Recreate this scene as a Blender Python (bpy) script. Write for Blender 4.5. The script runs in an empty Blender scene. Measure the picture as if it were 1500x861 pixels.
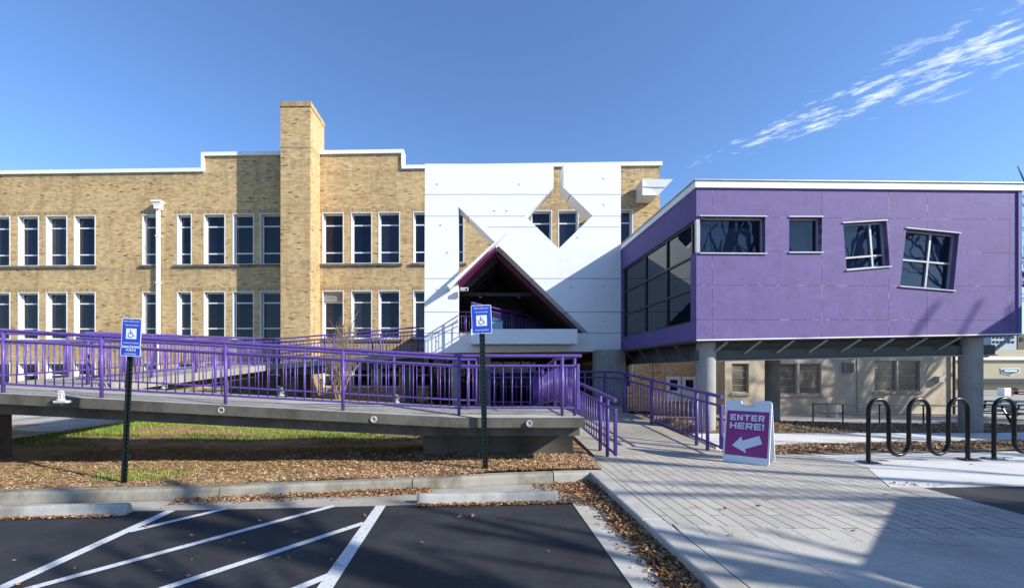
import bpy, bmesh, math, random
from mathutils import Vector, Matrix
from mathutils.geometry import tessellate_polygon
random.seed(7)
sc = bpy.context.scene
COL = sc.collection
R = math.radians
EYE = 1.68; F = 650.0; CX = 700.0; CY = 544.0

# ------------------------------------------------------------ camera, sky, sun, exposure
cam_d = bpy.data.cameras.new('camera'); cam = bpy.data.objects.new('camera', cam_d); COL.objects.link(cam)
cam.location = (0, 0, EYE); cam.rotation_euler = (R(90), 0, 0)
cam_d.sensor_width = 36; cam_d.lens = 36*F/1500.0
cam_d.shift_x = (750-CX)/1500.0; cam_d.shift_y = (CY-430.5)/1500.0
cam_d.clip_start = 0.1; cam_d.clip_end = 3000
sc.camera = cam
SUN_EL = 29.5
SV = Vector((2.1, -1.0, 0)).normalized()*math.cos(R(SUN_EL)); SV.z = math.sin(R(SUN_EL))
w = bpy.data.worlds.new('World'); sc.world = w; w.use_nodes = True
nt = w.node_tree; nt.nodes.clear()
def wn(t, **k):
    n = nt.nodes.new(t)
    for a, b in k.items(): setattr(n, a, b)
    return n
sky = wn('ShaderNodeTexSky', sky_type='NISHITA'); sky.sun_disc = False
sky.sun_elevation = R(SUN_EL); sky.sun_rotation = math.atan2(SV.x, SV.y)
sky.air_density = 1.05; sky.dust_density = 0.25; sky.ozone_density = 3.0; sky.altitude = 200
bg = wn('ShaderNodeBackground'); bg.inputs[1].default_value = 0.128
out = wn('ShaderNodeOutputWorld')
tc = wn('ShaderNodeTexCoord'); sep = wn('ShaderNodeSeparateXYZ')
L = nt.links.new
L(tc.outputs['Generated'], sep.inputs[0])
def wm(op, a, b=None, c=None, clamp=False):
    n = wn('ShaderNodeMath', operation=op); n.use_clamp = clamp
    for i, v in enumerate((a, b, c)):
        if v is None: continue
        if isinstance(v, (int, float)): n.inputs[i].default_value = v
        else: L(v, n.inputs[i])
    return n.outputs[0]
zz = wm('MAXIMUM', sep.outputs[2], 0.03)
u = wm('DIVIDE', sep.outputs[0], zz); v = wm('DIVIDE', sep.outputs[1], zz)
nn_ = wm('ADD', wm('MULTIPLY', u, .815), wm('MULTIPLY', v, .58))
tt_ = wm('SUBTRACT', wm('MULTIPLY', u, .58), wm('MULTIPLY', v, .815))
comb = wn('ShaderNodeCombineXYZ'); L(wm('MULTIPLY', tt_, 2.6), comb.inputs[0]); L(wm('MULTIPLY', nn_, 5.0), comb.inputs[1])
comb2 = wn('ShaderNodeCombineXYZ'); L(wm('ADD', wm('MULTIPLY', tt_, 8.), wm('MULTIPLY', nn_, 4.)), comb2.inputs[0]); L(wm('SUBTRACT', wm('MULTIPLY', nn_, 17.), wm('MULTIPLY', tt_, 6.)), comb2.inputs[1])
n1 = wn('ShaderNodeTexNoise'); n1.inputs['Scale'].default_value = 2.6; n1.inputs['Detail'].default_value = 6; L(comb.outputs[0], n1.inputs['Vector'])
n2 = wn('ShaderNodeTexNoise'); n2.inputs['Scale'].default_value = 1.9; n2.inputs['Detail'].default_value = 10; n2.inputs['Roughness'].default_value = .68; L(comb2.outputs[0], n2.inputs['Vector'])
wid = wm('ADD', 0.035, wm('MULTIPLY', wm('MAXIMUM', wm('ADD', tt_, 1.2), 0), .26))
dist = wm('DIVIDE', wm('ABSOLUTE', wm('SUBTRACT', nn_, 2.10)), wid)
band = wm('SUBTRACT', 1.35, dist, clamp=False)
band = wm('MULTIPLY', wm('MAXIMUM', wm('MINIMUM', band, 1), 0), wm('MULTIPLY', wm('ADD', tt_, 1.28), 2.2, clamp=True))
mixn = wm('ADD', wm('MULTIPLY', n1.outputs[0], .95), wm('MULTIPLY', n2.outputs[0], .85))
cl = wm('MULTIPLY', wm('SUBTRACT', mixn, wm('SUBTRACT', 1.08, wm('MULTIPLY', band, .22))), 3.0, clamp=True)
cl = wm('MULTIPLY', cl, band, clamp=True)
cl = wm('MULTIPLY', cl, .75)
tint = wn('ShaderNodeMix', data_type='RGBA', blend_type='MULTIPLY'); tint.inputs[0].default_value = 1; L(sky.outputs[0], tint.inputs[6]); tint.inputs[7].default_value = (.80, .96, 1.19, 1)
mx = wn('ShaderNodeMix', data_type='RGBA'); L(cl, mx.inputs[0]); L(tint.outputs[2], mx.inputs[6]); mx.inputs[7].default_value = (7.6, 8.0, 8.6, 1)
L(mx.outputs[2], bg.inputs[0]); L(bg.outputs[0], out.inputs[0])
sd = bpy.data.lights.new('sun', 'SUN'); sd.energy = 5.0; sd.angle = R(0.53); sd.color = (1.0, .95, .86)
so = bpy.data.objects.new('sun', sd); COL.objects.link(so); so.rotation_euler = (-SV).to_track_quat('-Z', 'Y').to_euler(); so.location = SV*50
sc.view_settings.view_transform = 'Standard'; sc.view_settings.look = 'None'; sc.view_settings.exposure = 0.62; sc.view_settings.gamma = 1

# ------------------------------------------------------------ pixel helpers (used to take sizes off the photograph)
def P(x, y, Y): return Vector(((x-CX)/F*Y, Y, EYE+(CY-y)/F*Y))
def X_(x, Y): return (x-CX)/F*Y
def Z_(y, Y): return EYE+(CY-y)/F*Y
def G(x, y, z=0.0):
    Y = F*(EYE-z)/(y-CY); return Vector(((x-CX)/F*Y, Y, z))

# ------------------------------------------------------------ materials
class NT:
    def __init__(s, name):
        s.m = bpy.data.materials.new(name); s.m.use_nodes = True; s.t = s.m.node_tree
        s.b = s.t.nodes['Principled BSDF']
    def n(s, t, **k):
        n = s.t.nodes.new(t)
        for a, b in k.items(): setattr(n, a, b)
        return n
    def l(s, a, b): s.t.links.new(a, b)
    def math(s, op, a, b=None, clamp=False):
        n = s.n('ShaderNodeMath', operation=op); n.use_clamp = clamp
        for i, v in enumerate((a, b)):
            if v is None: continue
            if isinstance(v, (int, float)): n.inputs[i].default_value = v
            else: s.l(v, n.inputs[i])
        return n.outputs[0]
    def pos(s, obj=False):
        if obj: return s.n('ShaderNodeTexCoord').outputs['Object']
        return s.n('ShaderNodeNewGeometry').outputs['Position']
    def noise(s, vec, scale, detail=4, rough=.55, stretch=None):
        if stretch:
            mp = s.n('ShaderNodeMapping'); mp.inputs['Scale'].default_value = stretch; s.l(vec, mp.inputs[0]); vec = mp.outputs[0]
        n = s.n('ShaderNodeTexNoise'); n.inputs['Scale'].default_value = scale; n.inputs['Detail'].default_value = detail; n.inputs['Roughness'].default_value = rough
        s.l(vec, n.inputs['Vector']); return n.outputs[0]
    def ramp(s, fac, stops):
        r = s.n('ShaderNodeValToRGB'); e = r.color_ramp.elements
        while len(e) < len(stops): e.new(.5)
        for i, (p, c) in enumerate(stops):
            e[i].position = p; e[i].color = (*c, 1) if len(c) == 3 else c
        s.l(fac, r.inputs[0]); return r.outputs[0]
    def mix(s, fac, a, b, mode='MIX'):
        n = s.n('ShaderNodeMix', data_type='RGBA', blend_type=mode)
        for i, v in ((0, fac), (6, a), (7, b)):
            if isinstance(v, (int, float)): n.inputs[i].default_value = v
            elif isinstance(v, tuple): n.inputs[i].default_value = (*v, 1)
            else: s.l(v, n.inputs[i])
        return n.outputs[2]
    def bump(s, h, strength=.3, dist=.01):
        b = s.n('ShaderNodeBump'); b.inputs['Strength'].default_value = strength; b.inputs['Distance'].default_value = dist
        s.l(h, b.inputs['Height']); s.l(b.outputs[0], s.b.inputs['Normal'])
    def col(s, c):
        if isinstance(c, tuple): s.b.inputs['Base Color'].default_value = (*c, 1)
        else: s.l(c, s.b.inputs['Base Color'])
    def rough(s, r):
        if isinstance(r, (int, float)): s.b.inputs['Roughness'].default_value = r
        else: s.l(r, s.b.inputs['Roughness'])

def simple(name, c, rough=.6, var=.12, scale=6, bump=0, metal=0, obj=False, spec=None, c2=None, dist=.01, stretch=None):
    s = NT(name); p = s.pos(obj)
    n = s.noise(p, scale, 5, stretch=stretch)
    lo = tuple(x*(1-var) for x in c); hi = tuple(min(1, x*(1+var)) for x in (c2 or c))
    s.col(s.ramp(n, [(.3, lo), (.7, hi)])); s.rough(rough); s.b.inputs['Metallic'].default_value = metal
    if spec is not None: s.b.inputs['Specular IOR Level'].default_value = spec
    if bump: s.bump(s.noise(p, scale*8, 4), bump, dist)
    return s.m

def brick_mat(name, soldier=False, cols=None, stain=True):
    s = NT(name); p = s.pos()
    sp = s.n('ShaderNodeSeparateXYZ'); s.l(p, sp.inputs[0])
    h = s.math('ADD', sp.outputs[0], sp.outputs[1])
    cb = s.n('ShaderNodeCombineXYZ')
    if soldier: s.l(sp.outputs[2], cb.inputs[0]); s.l(h, cb.inputs[1])
    else: s.l(h, cb.inputs[0]); s.l(sp.outputs[2], cb.inputs[1])
    b = s.n('ShaderNodeTexBrick'); s.l(cb.outputs[0], b.inputs[0])
    b.inputs['Scale'].default_value = 1; b.inputs['Brick Width'].default_value = .215 if not soldier else .4; b.inputs['Row Height'].default_value = .072
    b.inputs['Mortar Size'].default_value = .008; b.inputs['Mortar Smooth'].default_value = .3; b.inputs['Bias'].default_value = 0
    b.inputs['Color1'].default_value = (0, 0, 0, 1); b.inputs['Color2'].default_value = (1, 1, 1, 1); b.inputs['Mortar'].default_value = (.5, .5, .5, 1)
    if soldier: b.offset = 0
    cols = cols or [(0, (.12, .065, .04)), (.012, (.26, .14, .08)), (.04, (.38, .25, .125)), (.3, (.46, .33, .165)), (.62, (.52, .385, .20)), (.9, (.58, .44, .245)), (1, (.62, .48, .29))]
    c = s.ramp(b.outputs['Color'], cols)
    c = s.mix(b.outputs['Fac'], c, (.43, .35, .22)); c = s.mix(1.0, c, (1.08, 1.03, .95), 'MULTIPLY')
    big = s.noise(p, .45, 5, .6)
    c = s.mix(1.0, c, s.ramp(big, [(.25, (.84, .82, .79)), (.75, (1.06, 1.06, 1.05))]), 'MULTIPLY')
    dn = s.noise(p, 1.3, 6, .7, stretch=(1.6, 1.6, .18))
    if stain: c = s.mix(1.0, c, s.ramp(dn, [(.3, (.74, .73, .71)), (.5, (1, 1, 1))]), 'MULTIPLY')
    if stain:
        vs_ = s.noise(p, 2.2, 6, .75, stretch=(3, 3, .12)); zc = sp.outputs[2]; msk = None
        for top, ln in ((7.06, 1.0), (3.22, .9), (11.95, .7), (12.75, .6)):
            t = s.math('DIVIDE', s.math('SUBTRACT', top, zc), ln); g = s.math('MULTIPLY', s.math('SUBTRACT', 1, t, True), s.math('GREATER_THAN', t, 0))
            msk = g if msk is None else s.math('MAXIMUM', msk, g)
        c = s.mix(s.math('MULTIPLY', msk, s.math('MULTIPLY', s.math('SUBTRACT', vs_, .42), 3.2, True), True), c, (.20, .17, .125))
    s.col(c); s.rough(.85); s.bump(s.math('SUBTRACT', 1, b.outputs['Fac']), .35, .006)
    return s.m

def glass_mat(name, c, ior=1.5, rough=.02, wob=.002):
    s = NT(name); p = s.pos()
    s.col(s.ramp(s.noise(p, .35, 2), [(.35, tuple(x*.6 for x in c)), (.7, tuple(x*1.4 for x in c))])); s.rough(rough); s.b.inputs['IOR'].default_value = ior
    s.b.inputs['Specular IOR Level'].default_value = .5
    if wob: s.bump(s.noise(p, 1.1, 2), .25, wob*10)
    return s.m

def concrete(name, c, var=.18, stain=.3, lines=None, rough=.85, scale=2.5, warm=(1, .97, .9)):
    s = NT(name); p = s.pos()
    n = s.noise(p, scale, 8, .65); f = s.noise(p, 90, 3)
    k = s.ramp(n, [(.25, tuple(x*(1-var-.08) for x in c)), (.5, c), (.8, tuple(x*(1+var) for x in c))])
    k = s.mix(.5, k, s.ramp(f, [(.3, (.62, .62, .62)), (.7, (1.3, 1.3, 1.3))]), 'MULTIPLY')
    st = s.noise(p, 1.2, 6, .7, stretch=(1, 1, .6))
    k = s.mix(1.0, k, s.ramp(st, [(.36, tuple((1-stain)*w_ for w_ in warm)), (.56, (1, 1, 1))]), 'MULTIPLY')
    if lines:
        sp = s.n('ShaderNodeSeparateXYZ'); s.l(p, sp.inputs[0])
        ln = s.math('FRACT', s.math('MULTIPLY', sp.outputs[lines[0]], lines[1]))
        ln = s.math('LESS_THAN', ln, lines[2])
        k = s.mix(ln, k, tuple(x*lines[3] for x in c))
    s.col(k); s.rough(rough); s.bump(f, .25, .004)
    return s.m

def joint_mat(name, base, ju, jv, wj, dark, ax_u=0, noise_amt=.1, nscale=2.2, rough=.75, fine=.06, pale=None, grime=.10, wavy=False):
    """painted panels: thin joints at the given world coordinates"""
    s = NT(name); p = s.pos(); sp = s.n('ShaderNodeSeparateXYZ'); s.l(p, sp.inputs[0])
    acc = None
    for ax, lst in ((ax_u, ju), (2, jv)):
        for q in lst:
            d = s.math('LESS_THAN', s.math('ABSOLUTE', s.math('SUBTRACT', sp.outputs[ax], q)), wj)
            acc = d if acc is None else s.math('MAXIMUM', acc, d)
    n = s.noise(p, nscale, 7, .65); f = s.noise(p, 22, 4, .6)
    k = s.ramp(n, [(.3, tuple(x*(1-noise_amt) for x in base)), (.7, tuple(x*(1+noise_amt) for x in base))])
    k = s.mix(1, k, s.ramp(f, [(.3, (1-fine,)*3), (.7, (1+fine,)*3)]), 'MULTIPLY')
    if acc is not None: k = s.mix(acc, k, s.mix(s.ramp(s.noise(p, 3.1, 4, .7), [(.52, (0, 0, 0)), (.60, (1, 1, 1))]), dark, pale or dark))
    st = s.noise(p, 1.9, 6, .72, stretch=(2.4, 2.4, .22))
    k = s.mix(1, k, s.ramp(st, [(.30, (1-grime,)*3), (.5, (1, 1, 1))]), 'MULTIPLY')
    s.col(k); s.rough(rough); s.bump(s.noise(p, .9, 3), .10, .02 if wavy else .003)
    return s.m

def island(name, stops, rough=.8, spec=.3):
    s = NT(name); g = s.n('ShaderNodeNewGeometry')
    s.col(s.ramp(g.outputs['Random Per Island'], stops)); s.rough(rough); s.b.inputs['Specular IOR Level'].default_value = spec
    return s.m

M = {}
M['brick'] = brick_mat('tan_brick'); M['soldier'] = brick_mat('soldier_brick', True, [(0, (.24, .15, .085)), (.4, (.36, .25, .13)), (1, (.48, .36, .2))], stain=False)
M['white'] = simple('white_paint', (.80, .80, .80), .45, .03, 2)
M['frame_white'] = simple('white_window_frame', (.66, .66, .65), .5, .05, 3)
M['alu'] = simple('pale_aluminium', (.42, .43, .44), .4, .06, 5, metal=.3)
M['dark_frame'] = simple('dark_bronze_frame', (.03, .032, .035), .4, .1, 5)
M['glass'] = glass_mat('dark_window_glass', (.004, .007, .022), 1.42)
M['glass2'] = glass_mat('dull_window_glass', (.010, .015, .030), 1.45); M['glass3'] = glass_mat('greyish_window_glass', (.022, .028, .040), 1.42)
M['glass_purple'] = glass_mat('blue_tinted_glass', (.005, .010, .030), 1.55, .015, .0015)
M['curtain'] = glass_mat('coated_curtain_glass', (.006, .009, .013), 1.6, .01, .0006)
M['sill'] = concrete('stained_sill_stone', (.16, .145, .125), .3, .5)
M['blind'] = simple('louvre_grey', (.38, .38, .36), .6, .05)
M['magenta'] = simple('magenta_ceiling_paint', (.16, .022, .10), .5, .1)
M['brown'] = simple('dark_brown_cladding', (.030, .018, .013), .6, .3, 3)
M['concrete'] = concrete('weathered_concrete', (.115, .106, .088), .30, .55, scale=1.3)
M['deck'] = concrete('ramp_deck_concrete', (.36, .34, .305), .12, .25, lines=None)
M['deck_grooved'] = concrete('grooved_ramp_concrete', (.38, .35, .30), .12, .22, lines=(1, 6.5, .13, .42))
M['column'] = concrete('column_concrete', (.31, .31, .295), .15, .25, scale=1.1)
M['kerb'] = concrete('kerb_concrete', (.29, .27, .225), .2, .55, scale=3.2, warm=(1, .95, .8))
M['kerb_new'] = concrete('pale_kerb_concrete', (.42, .405, .37), .12, .25, scale=3)
M['gutter'] = concrete('gutter_concrete', (.36, .335, .29), .15, .3, scale=3)
M['walk'] = concrete('sidewalk_concrete', (.46, .44, .39), .10, .18, scale=1.5)
M['plaza'] = concrete('bright_plaza_concrete', (.60, .60, .59), .05, .06, scale=1.2)
M['stop'] = concrete('wheel_stop_concrete', (.38, .375, .35), .18, .45, scale=5)
M['green_post'] = simple('dark_green_post', (.005, .011, .009), .38, .2, 8)
M['steel'] = simple('galvanised_steel', (.30, .31, .32), .45, .12, 8, metal=.5)
M['soffit'] = simple('grey_steel_deck', (.075, .078, .075), .6, .15, 4)
M['black'] = simple('black_painted_steel', (.006, .006, .007), .3, .15, 8, spec=.3)
M['sign_blue'] = simple('sign_blue', (.012, .06, .48), .35, .03, 10)
M['sign_white'] = simple('sign_white', (.72, .75, .78), .4, .02, 10)
M['sign_magenta'] = simple('sign_magenta', (.27, .018, .17), .32, .06, 5)
M['sign_frame'] = simple('white_plastic_frame', (.72, .74, .78), .45, .04, 6)
M['lettering'] = simple('pale_lettering', (.66, .70, .80), .5, .01, 6)
M['lamp_white'] = simple('white_lamp_housing', (.50, .49, .46), .5, .06, 20)
M['tan_render'] = joint_mat('tan_render', (.50, .42, .30), [], [], .01, (.2, .17, .13), noise_amt=.14, nscale=1.2)
def s_rail():
    s = NT('purple_railing_paint'); p = s.pos(True)
    n = s.noise(p, 9, 5)
    s.col(s.ramp(n, [(.3, (.088, .050, .235)), (.7, (.115, .068, .29))])); s.rough(.42); return s.m
M['rail'] = s_rail()

def asphalt():
    s = NT('dark_asphalt'); p = s.pos()
    f = s.noise(p, 140, 3, .7); n = s.noise(p, .9, 7, .62); m = s.noise(p, 14, 5, .6)
    k = s.ramp(n, [(.3, (.016, .0165, .019)), (.55, (.034, .035, .038)), (.75, (.058, .058, .060))])
    k = s.mix(1, k, s.ramp(f, [(.30, (.4,)*3), (.60, (1.1,)*3), (.74, (3.6,)*3)]), 'MULTIPLY')
    k = s.mix(1, k, s.ramp(m, [(.3, (.8,)*3), (.7, (1.2,)*3)]), 'MULTIPLY')
    s.col(k); s.rough(.72); s.bump(f, .5, .006); s.b.inputs['Specular IOR Level'].default_value = .35
    return s.m
M['asphalt'] = asphalt()
def paintline():
    s = NT('white_road_paint'); p = s.pos()
    n = s.noise(p, 28, 6, .7)
    s.col(s.ramp(n, [(.33, (.07, .07, .075)), (.43, (.56, .57, .58)), (1, (.74, .74, .75))])); s.rough(.6); s.bump(s.noise(p, 130, 3), .3, .003); return s.m
M['paint'] = paintline()
def pavers():
    s = NT('concrete_pavers'); p = s.pos(); sp = s.n('ShaderNodeSeparateXYZ'); s.l(p, sp.inputs[0])
    cb = s.n('ShaderNodeCombineXYZ'); s.l(sp.outputs[1], cb.inputs[0]); s.l(sp.outputs[0], cb.inputs[1])
    b = s.n('ShaderNodeTexBrick'); s.l(cb.outputs[0], b.inputs[0]); b.offset = .37
    b.inputs['Scale'].default_value = 1; b.inputs['Brick Width'].default_value = .62; b.inputs['Row Height'].default_value = .155
    b.inputs['Mortar Size'].default_value = .0075; b.inputs['Mortar Smooth'].default_value = .1
    b.inputs['Color1'].default_value = (.39, .37, .32, 1); b.inputs['Color2'].default_value = (.46, .435, .38, 1); b.inputs['Mortar'].default_value = (.10, .095, .09, 1)
    k = s.mix(1, b.outputs['Color'], s.ramp(s.noise(p, 1.3, 6, .6), [(.3, (.86, .85, .84)), (.7, (1.06, 1.06, 1.06))]), 'MULTIPLY')
    k = s.mix(.6, k, s.ramp(s.noise(p, 110, 3), [(.3, (.7,)*3), (.7, (1.25,)*3)]), 'MULTIPLY')
    s.col(k); s.rough(.82); s.bump(s.math('SUBTRACT', 1, b.outputs['Fac']), .4, .006); return s.m
M['pavers'] = pavers()
def mulchg(name, a, b_, c, green=None, gscale=.6, gthr=(.5, .62)):
    s = NT(name); p = s.pos()
    f = s.noise(p, 38, 6, .75); n = s.noise(p, 1.6, 5, .6)
    k = s.ramp(f, [(.3, a), (.5, b_), (.72, c)])
    k = s.mix(1, k, s.ramp(n, [(.3, (.75, .72, .68)), (.7, (1.15, 1.15, 1.15))]), 'MULTIPLY')
    if green:
        g = s.noise(p, gscale, 6, .7)
        k = s.mix(s.ramp(g, [(gthr[0], (0, 0, 0)), (gthr[1], (1, 1, 1))]), k, s.ramp(f, [(.3, (.035, .06, .012)), (.7, green)]))
    s.col(k); s.rough(.9); s.bump(f, 1.0, .03); return s.m
M['mulch'] = mulchg('mulch_bed', (.09, .045, .02), (.36, .20, .095), (.64, .43, .24), (.16, .21, .04), .55, (.54, .66))
M['mulch_right'] = mulchg('wood_chip_mulch', (.05, .034, .022), (.20, .145, .095), (.40, .31, .22))
M['lawn'] = mulchg('thin_lawn', (.045, .055, .015), (.12, .14, .045), (.26, .24, .11), (.12, .2, .03), .8, (.4, .6))
M['leaf'] = island('fallen_leaves', [(0, (.06, .028, .014)), (.35, (.18, .085, .036)), (.7, (.36, .185, .08)), (1, (.56, .36, .18))])
M['leaf_pale'] = island('dry_leaf_chips', [(0, (.10, .05, .025)), (.4, (.30, .17, .085)), (.8, (.50, .33, .185)), (1, (.68, .52, .34))])
M['straw'] = island('pine_straw', [(0, (.17, .085, .038)), (.5, (.44, .26, .12)), (.85, (.64, .44, .24)), (1, (.80, .66, .45))])
M['grass'] = island('grass_blades', [(0, (.07, .12, .012)), (.5, (.15, .25, .022)), (.85, (.27, .36, .05)), (1, (.42, .42, .16))], .6)
M['bark'] = simple('grey_bark', (.12, .10, .085), .9, .3, 12, .5, obj=True)
M['twig'] = simple('pale_twigs', (.24, .18, .12), .85, .2, 20, obj=True)

# ------------------------------------------------------------ mesh builder
class MB:
    def __init__(s): s.v = []; s.f = []
    def add(s, vs, fs):
        o = len(s.v); s.v += [tuple(x) for x in vs]; s.f += [tuple(i+o for i in f) for f in fs]; return s
    def box(s, x0, x1, y0, y1, z0, z1):
        return s.add([(x, y, z) for x in (x0, x1) for y in (y0, y1) for z in (z0, z1)],
                     [(0, 1, 3, 2), (4, 6, 7, 5), (0, 4, 5, 1), (2, 3, 7, 6), (0, 2, 6, 4), (1, 5, 7, 3)])
    def quad(s, *p): return s.add(p, [tuple(range(len(p)))])
    def prism(s, poly, z0, z1):
        """poly: list of (x,y); z0/z1 number or list"""
        n = len(poly); a = z0 if isinstance(z0, (list, tuple)) else [z0]*n; b = z1 if isinstance(z1, (list, tuple)) else [z1]*n
        vs = [(p[0], p[1], a[i]) for i, p in enumerate(poly)]+[(p[0], p[1], b[i]) for i, p in enumerate(poly)]
        t = tessellate_polygon([[Vector((p[0], p[1], 0)) for p in poly]])
        fs = [tuple(x) for x in t]+[tuple(i+n for i in x) for x in t]+[(i, (i+1) % n, (i+1) % n+n, i+n) for i in range(n)]
        return s.add(vs, fs)
    def plate(s, loops, mp, t):
        """loops: outer + holes in (u,v); mp(u,v,d)->xyz; thickness t"""
        n = sum(len(l) for l in loops); tr = tessellate_polygon([[Vector((a, b, 0)) for a, b in l] for l in loops])
        flat = [p for l in loops for p in l]
        vs = [mp(a, b, 0) for a, b in flat]+[mp(a, b, t) for a, b in flat]
        fs = [tuple(x) for x in tr]+[tuple(i+n for i in x) for x in tr]; o = 0
        for l in loops:
            k = len(l); fs += [(o+i, o+(i+1) % k, o+(i+1) % k+n, o+i+n) for i in range(k)]; o += k
        return s.add(vs, fs)
    def tube(s, pts, r, n=8, cap=True):
        pts = [Vector(p) for p in pts]; m = len(pts); rr = r if isinstance(r, (list, tuple)) else [r]*m; rings = []
        prev = None
        for i, p in enumerate(pts):
            if i == 0: d = pts[1]-p
            elif i == m-1: d = p-pts[i-1]
            else: d = (pts[i+1]-p).normalized()+(p-pts[i-1]).normalized()
            if d.length < 1e-9: d = Vector((0, 0, 1))
            d.normalize()
            if prev is None:
                a = Vector((0, 0, 1)) if abs(d.z) < .9 else Vector((1, 0, 0)); ux = d.cross(a).normalized()
            else:
                ux = (prev-d*prev.dot(d)).normalized()
            prev = ux; uy = d.cross(ux)
            k = 1.0
            if 0 < i < m-1:
                c = (pts[i+1]-p).normalized().dot((p-pts[i-1]).normalized()); k = 1/max(.5, math.sqrt(max(.05, (1+c)/2)))
            rings.append([p+(ux*math.cos(2*math.pi*j/n)+uy*math.sin(2*math.pi*j/n))*rr[i]*(k if k < 1.2 else 1.1) for j in range(n)])
        vs = [q for rg in rings for q in rg]; fs = []
        for i in range(m-1):
            for j in range(n): fs.append((i*n+j, i*n+(j+1) % n, (i+1)*n+(j+1) % n, (i+1)*n+j))
        if cap: fs += [tuple(range(n))[::-1], tuple(range((m-1)*n, m*n))]
        return s.add(vs, fs)
    def build(s, name, mat, parent=None, smooth=False, bevel=0, mats=None):
        me = bpy.data.meshes.new(name)
        off = parent_world(parent) if parent else Vector((0, 0, 0))
        me.from_pydata([tuple(Vector(v)-off) for v in s.v], [], s.f); me.update()
        bm = bmesh.new(); bm.from_mesh(me); bmesh.ops.recalc_face_normals(bm, faces=bm.faces)
        bm.to_mesh(me); bm.free()
        if smooth:
            for p in me.polygons: p.use_smooth = True
        me.materials.append(mat)
        o = bpy.data.objects.new(name, me); COL.objects.link(o)
        if parent: o.parent = parent
        if smooth:
            es = o.modifiers.new('es', 'EDGE_SPLIT'); es.split_angle = R(40)
        if bevel:
            b = o.modifiers.new('bev', 'BEVEL'); b.width = bevel; b.segments = 2; b.limit_method = 'ANGLE'; b.angle_limit = R(40)
        return o
def parent_world(p):
    v = Vector((0, 0, 0))
    while p: v += p.location; p = p.parent
    return v
def tag(o, label=None, cat=None, group=None, kind=None):
    if label: o['label'] = label
    if cat: o['category'] = cat
    if group: o['group'] = group
    if kind: o['kind'] = kind
    return o
def empty(name, loc, label, cat, group=None):
    o = bpy.data.objects.new(name, None); o.empty_display_size = .2; COL.objects.link(o); o.location = loc
    return tag(o, label, cat, group)
def struct(name, mb, mat, label=None, **k): return tag(mb.build(name, mat, None, **k), label, None, None, 'structure')
def copy_child(o, parent, dz):
    """copy of a part (and its sub-parts) under parent, moved by vector dz"""
    c = o.copy(); COL.objects.link(c); c.parent = parent; c.location = o.location+dz
    for ch in list(o.children):
        d = ch.copy(); COL.objects.link(d); d.parent = c
    return c
def copy_tree(o, parent=None):
    c = o.copy(); COL.objects.link(c); c.parent = parent
    for ch in list(o.children): copy_tree(ch, c)
    return c
def text_mb(txt, size, mp, bold=0.0, sx=1.0, align='CENTER'):
    cu = bpy.data.curves.new('lettering', 'FONT'); cu.body = txt; cu.size = size; cu.align_x = align; cu.offset = bold; cu.fill_mode = 'FRONT'; cu.resolution_u = 3
    o = bpy.data.objects.new('lettering', cu); COL.objects.link(o)
    dg = bpy.context.evaluated_depsgraph_get(); dg.update(); me = bpy.data.meshes.new_from_object(o.evaluated_get(dg))
    mb = MB(); mb.add([mp(v.co.x*sx, v.co.y) for v in me.vertices], [tuple(p.vertices) for p in me.polygons])
    bpy.data.objects.remove(o); bpy.data.curves.remove(cu); bpy.data.meshes.remove(me); return mb

# ============================================================ GROUND
def grid(x0, x1, nx, y0f, y1f, ny, zf):
    mb = MB(); vs = []
    for i in range(nx+1):
        X = x0+(x1-x0)*i/nx; a, b = y0f(X), y1f(X)
        for j in range(ny+1):
            Y = a+(b-a)*(j/ny); vs.append((X, Y, zf(X, Y)))
    fs = [(i*(ny+1)+j, (i+1)*(ny+1)+j, (i+1)*(ny+1)+j+1, i*(ny+1)+j+1) for i in range(nx) for j in range(ny)]
    return mb.add(vs, fs)
def lerp_tab(tab, X):
    if X <= tab[0][0]: return tab[0][1]+(X-tab[0][0])*(tab[1][1]-tab[0][1])/(tab[1][0]-tab[0][0])
    for (a, b), (c, d) in zip(tab, tab[1:]):
        if X <= c: return b+(d-b)*(X-a)/(c-a)
    return tab[-1][1]
KT = [(-7, 5.52), (-6.02, 5.59), (-3.82, 5.78), (-.96, 6.26), (.4, 6.55), (1.17, 6.66), (1.74, 6.72)]   # kerb face
def kerbY(X): return lerp_tab(KT, max(X, -30))
struct('ground', MB().quad((-900, -900, -.62), (900, -900, -.62), (900, 1500, -.62), (-900, 1500, -.62)), M['lawn'])
struct('parking_lot', MB().quad((-60, -60, 0), (1.74, -60, 0), (1.74, 6.72, 0), (-60, 6.0, 0)), M['asphalt'])
struct('driveway', grid(1.74, 70, 4, lambda X: -60, lambda X: 8.0, 4, lambda X, Y: -.004), M['asphalt'])
struct('driveway_apron', MB().prism([(5.805, -8), (45, -8), (45, 8.6), (24, 7.18), (8, 6.0), (5.87, 5.875)], 0, .143), M['asphalt'])
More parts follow.
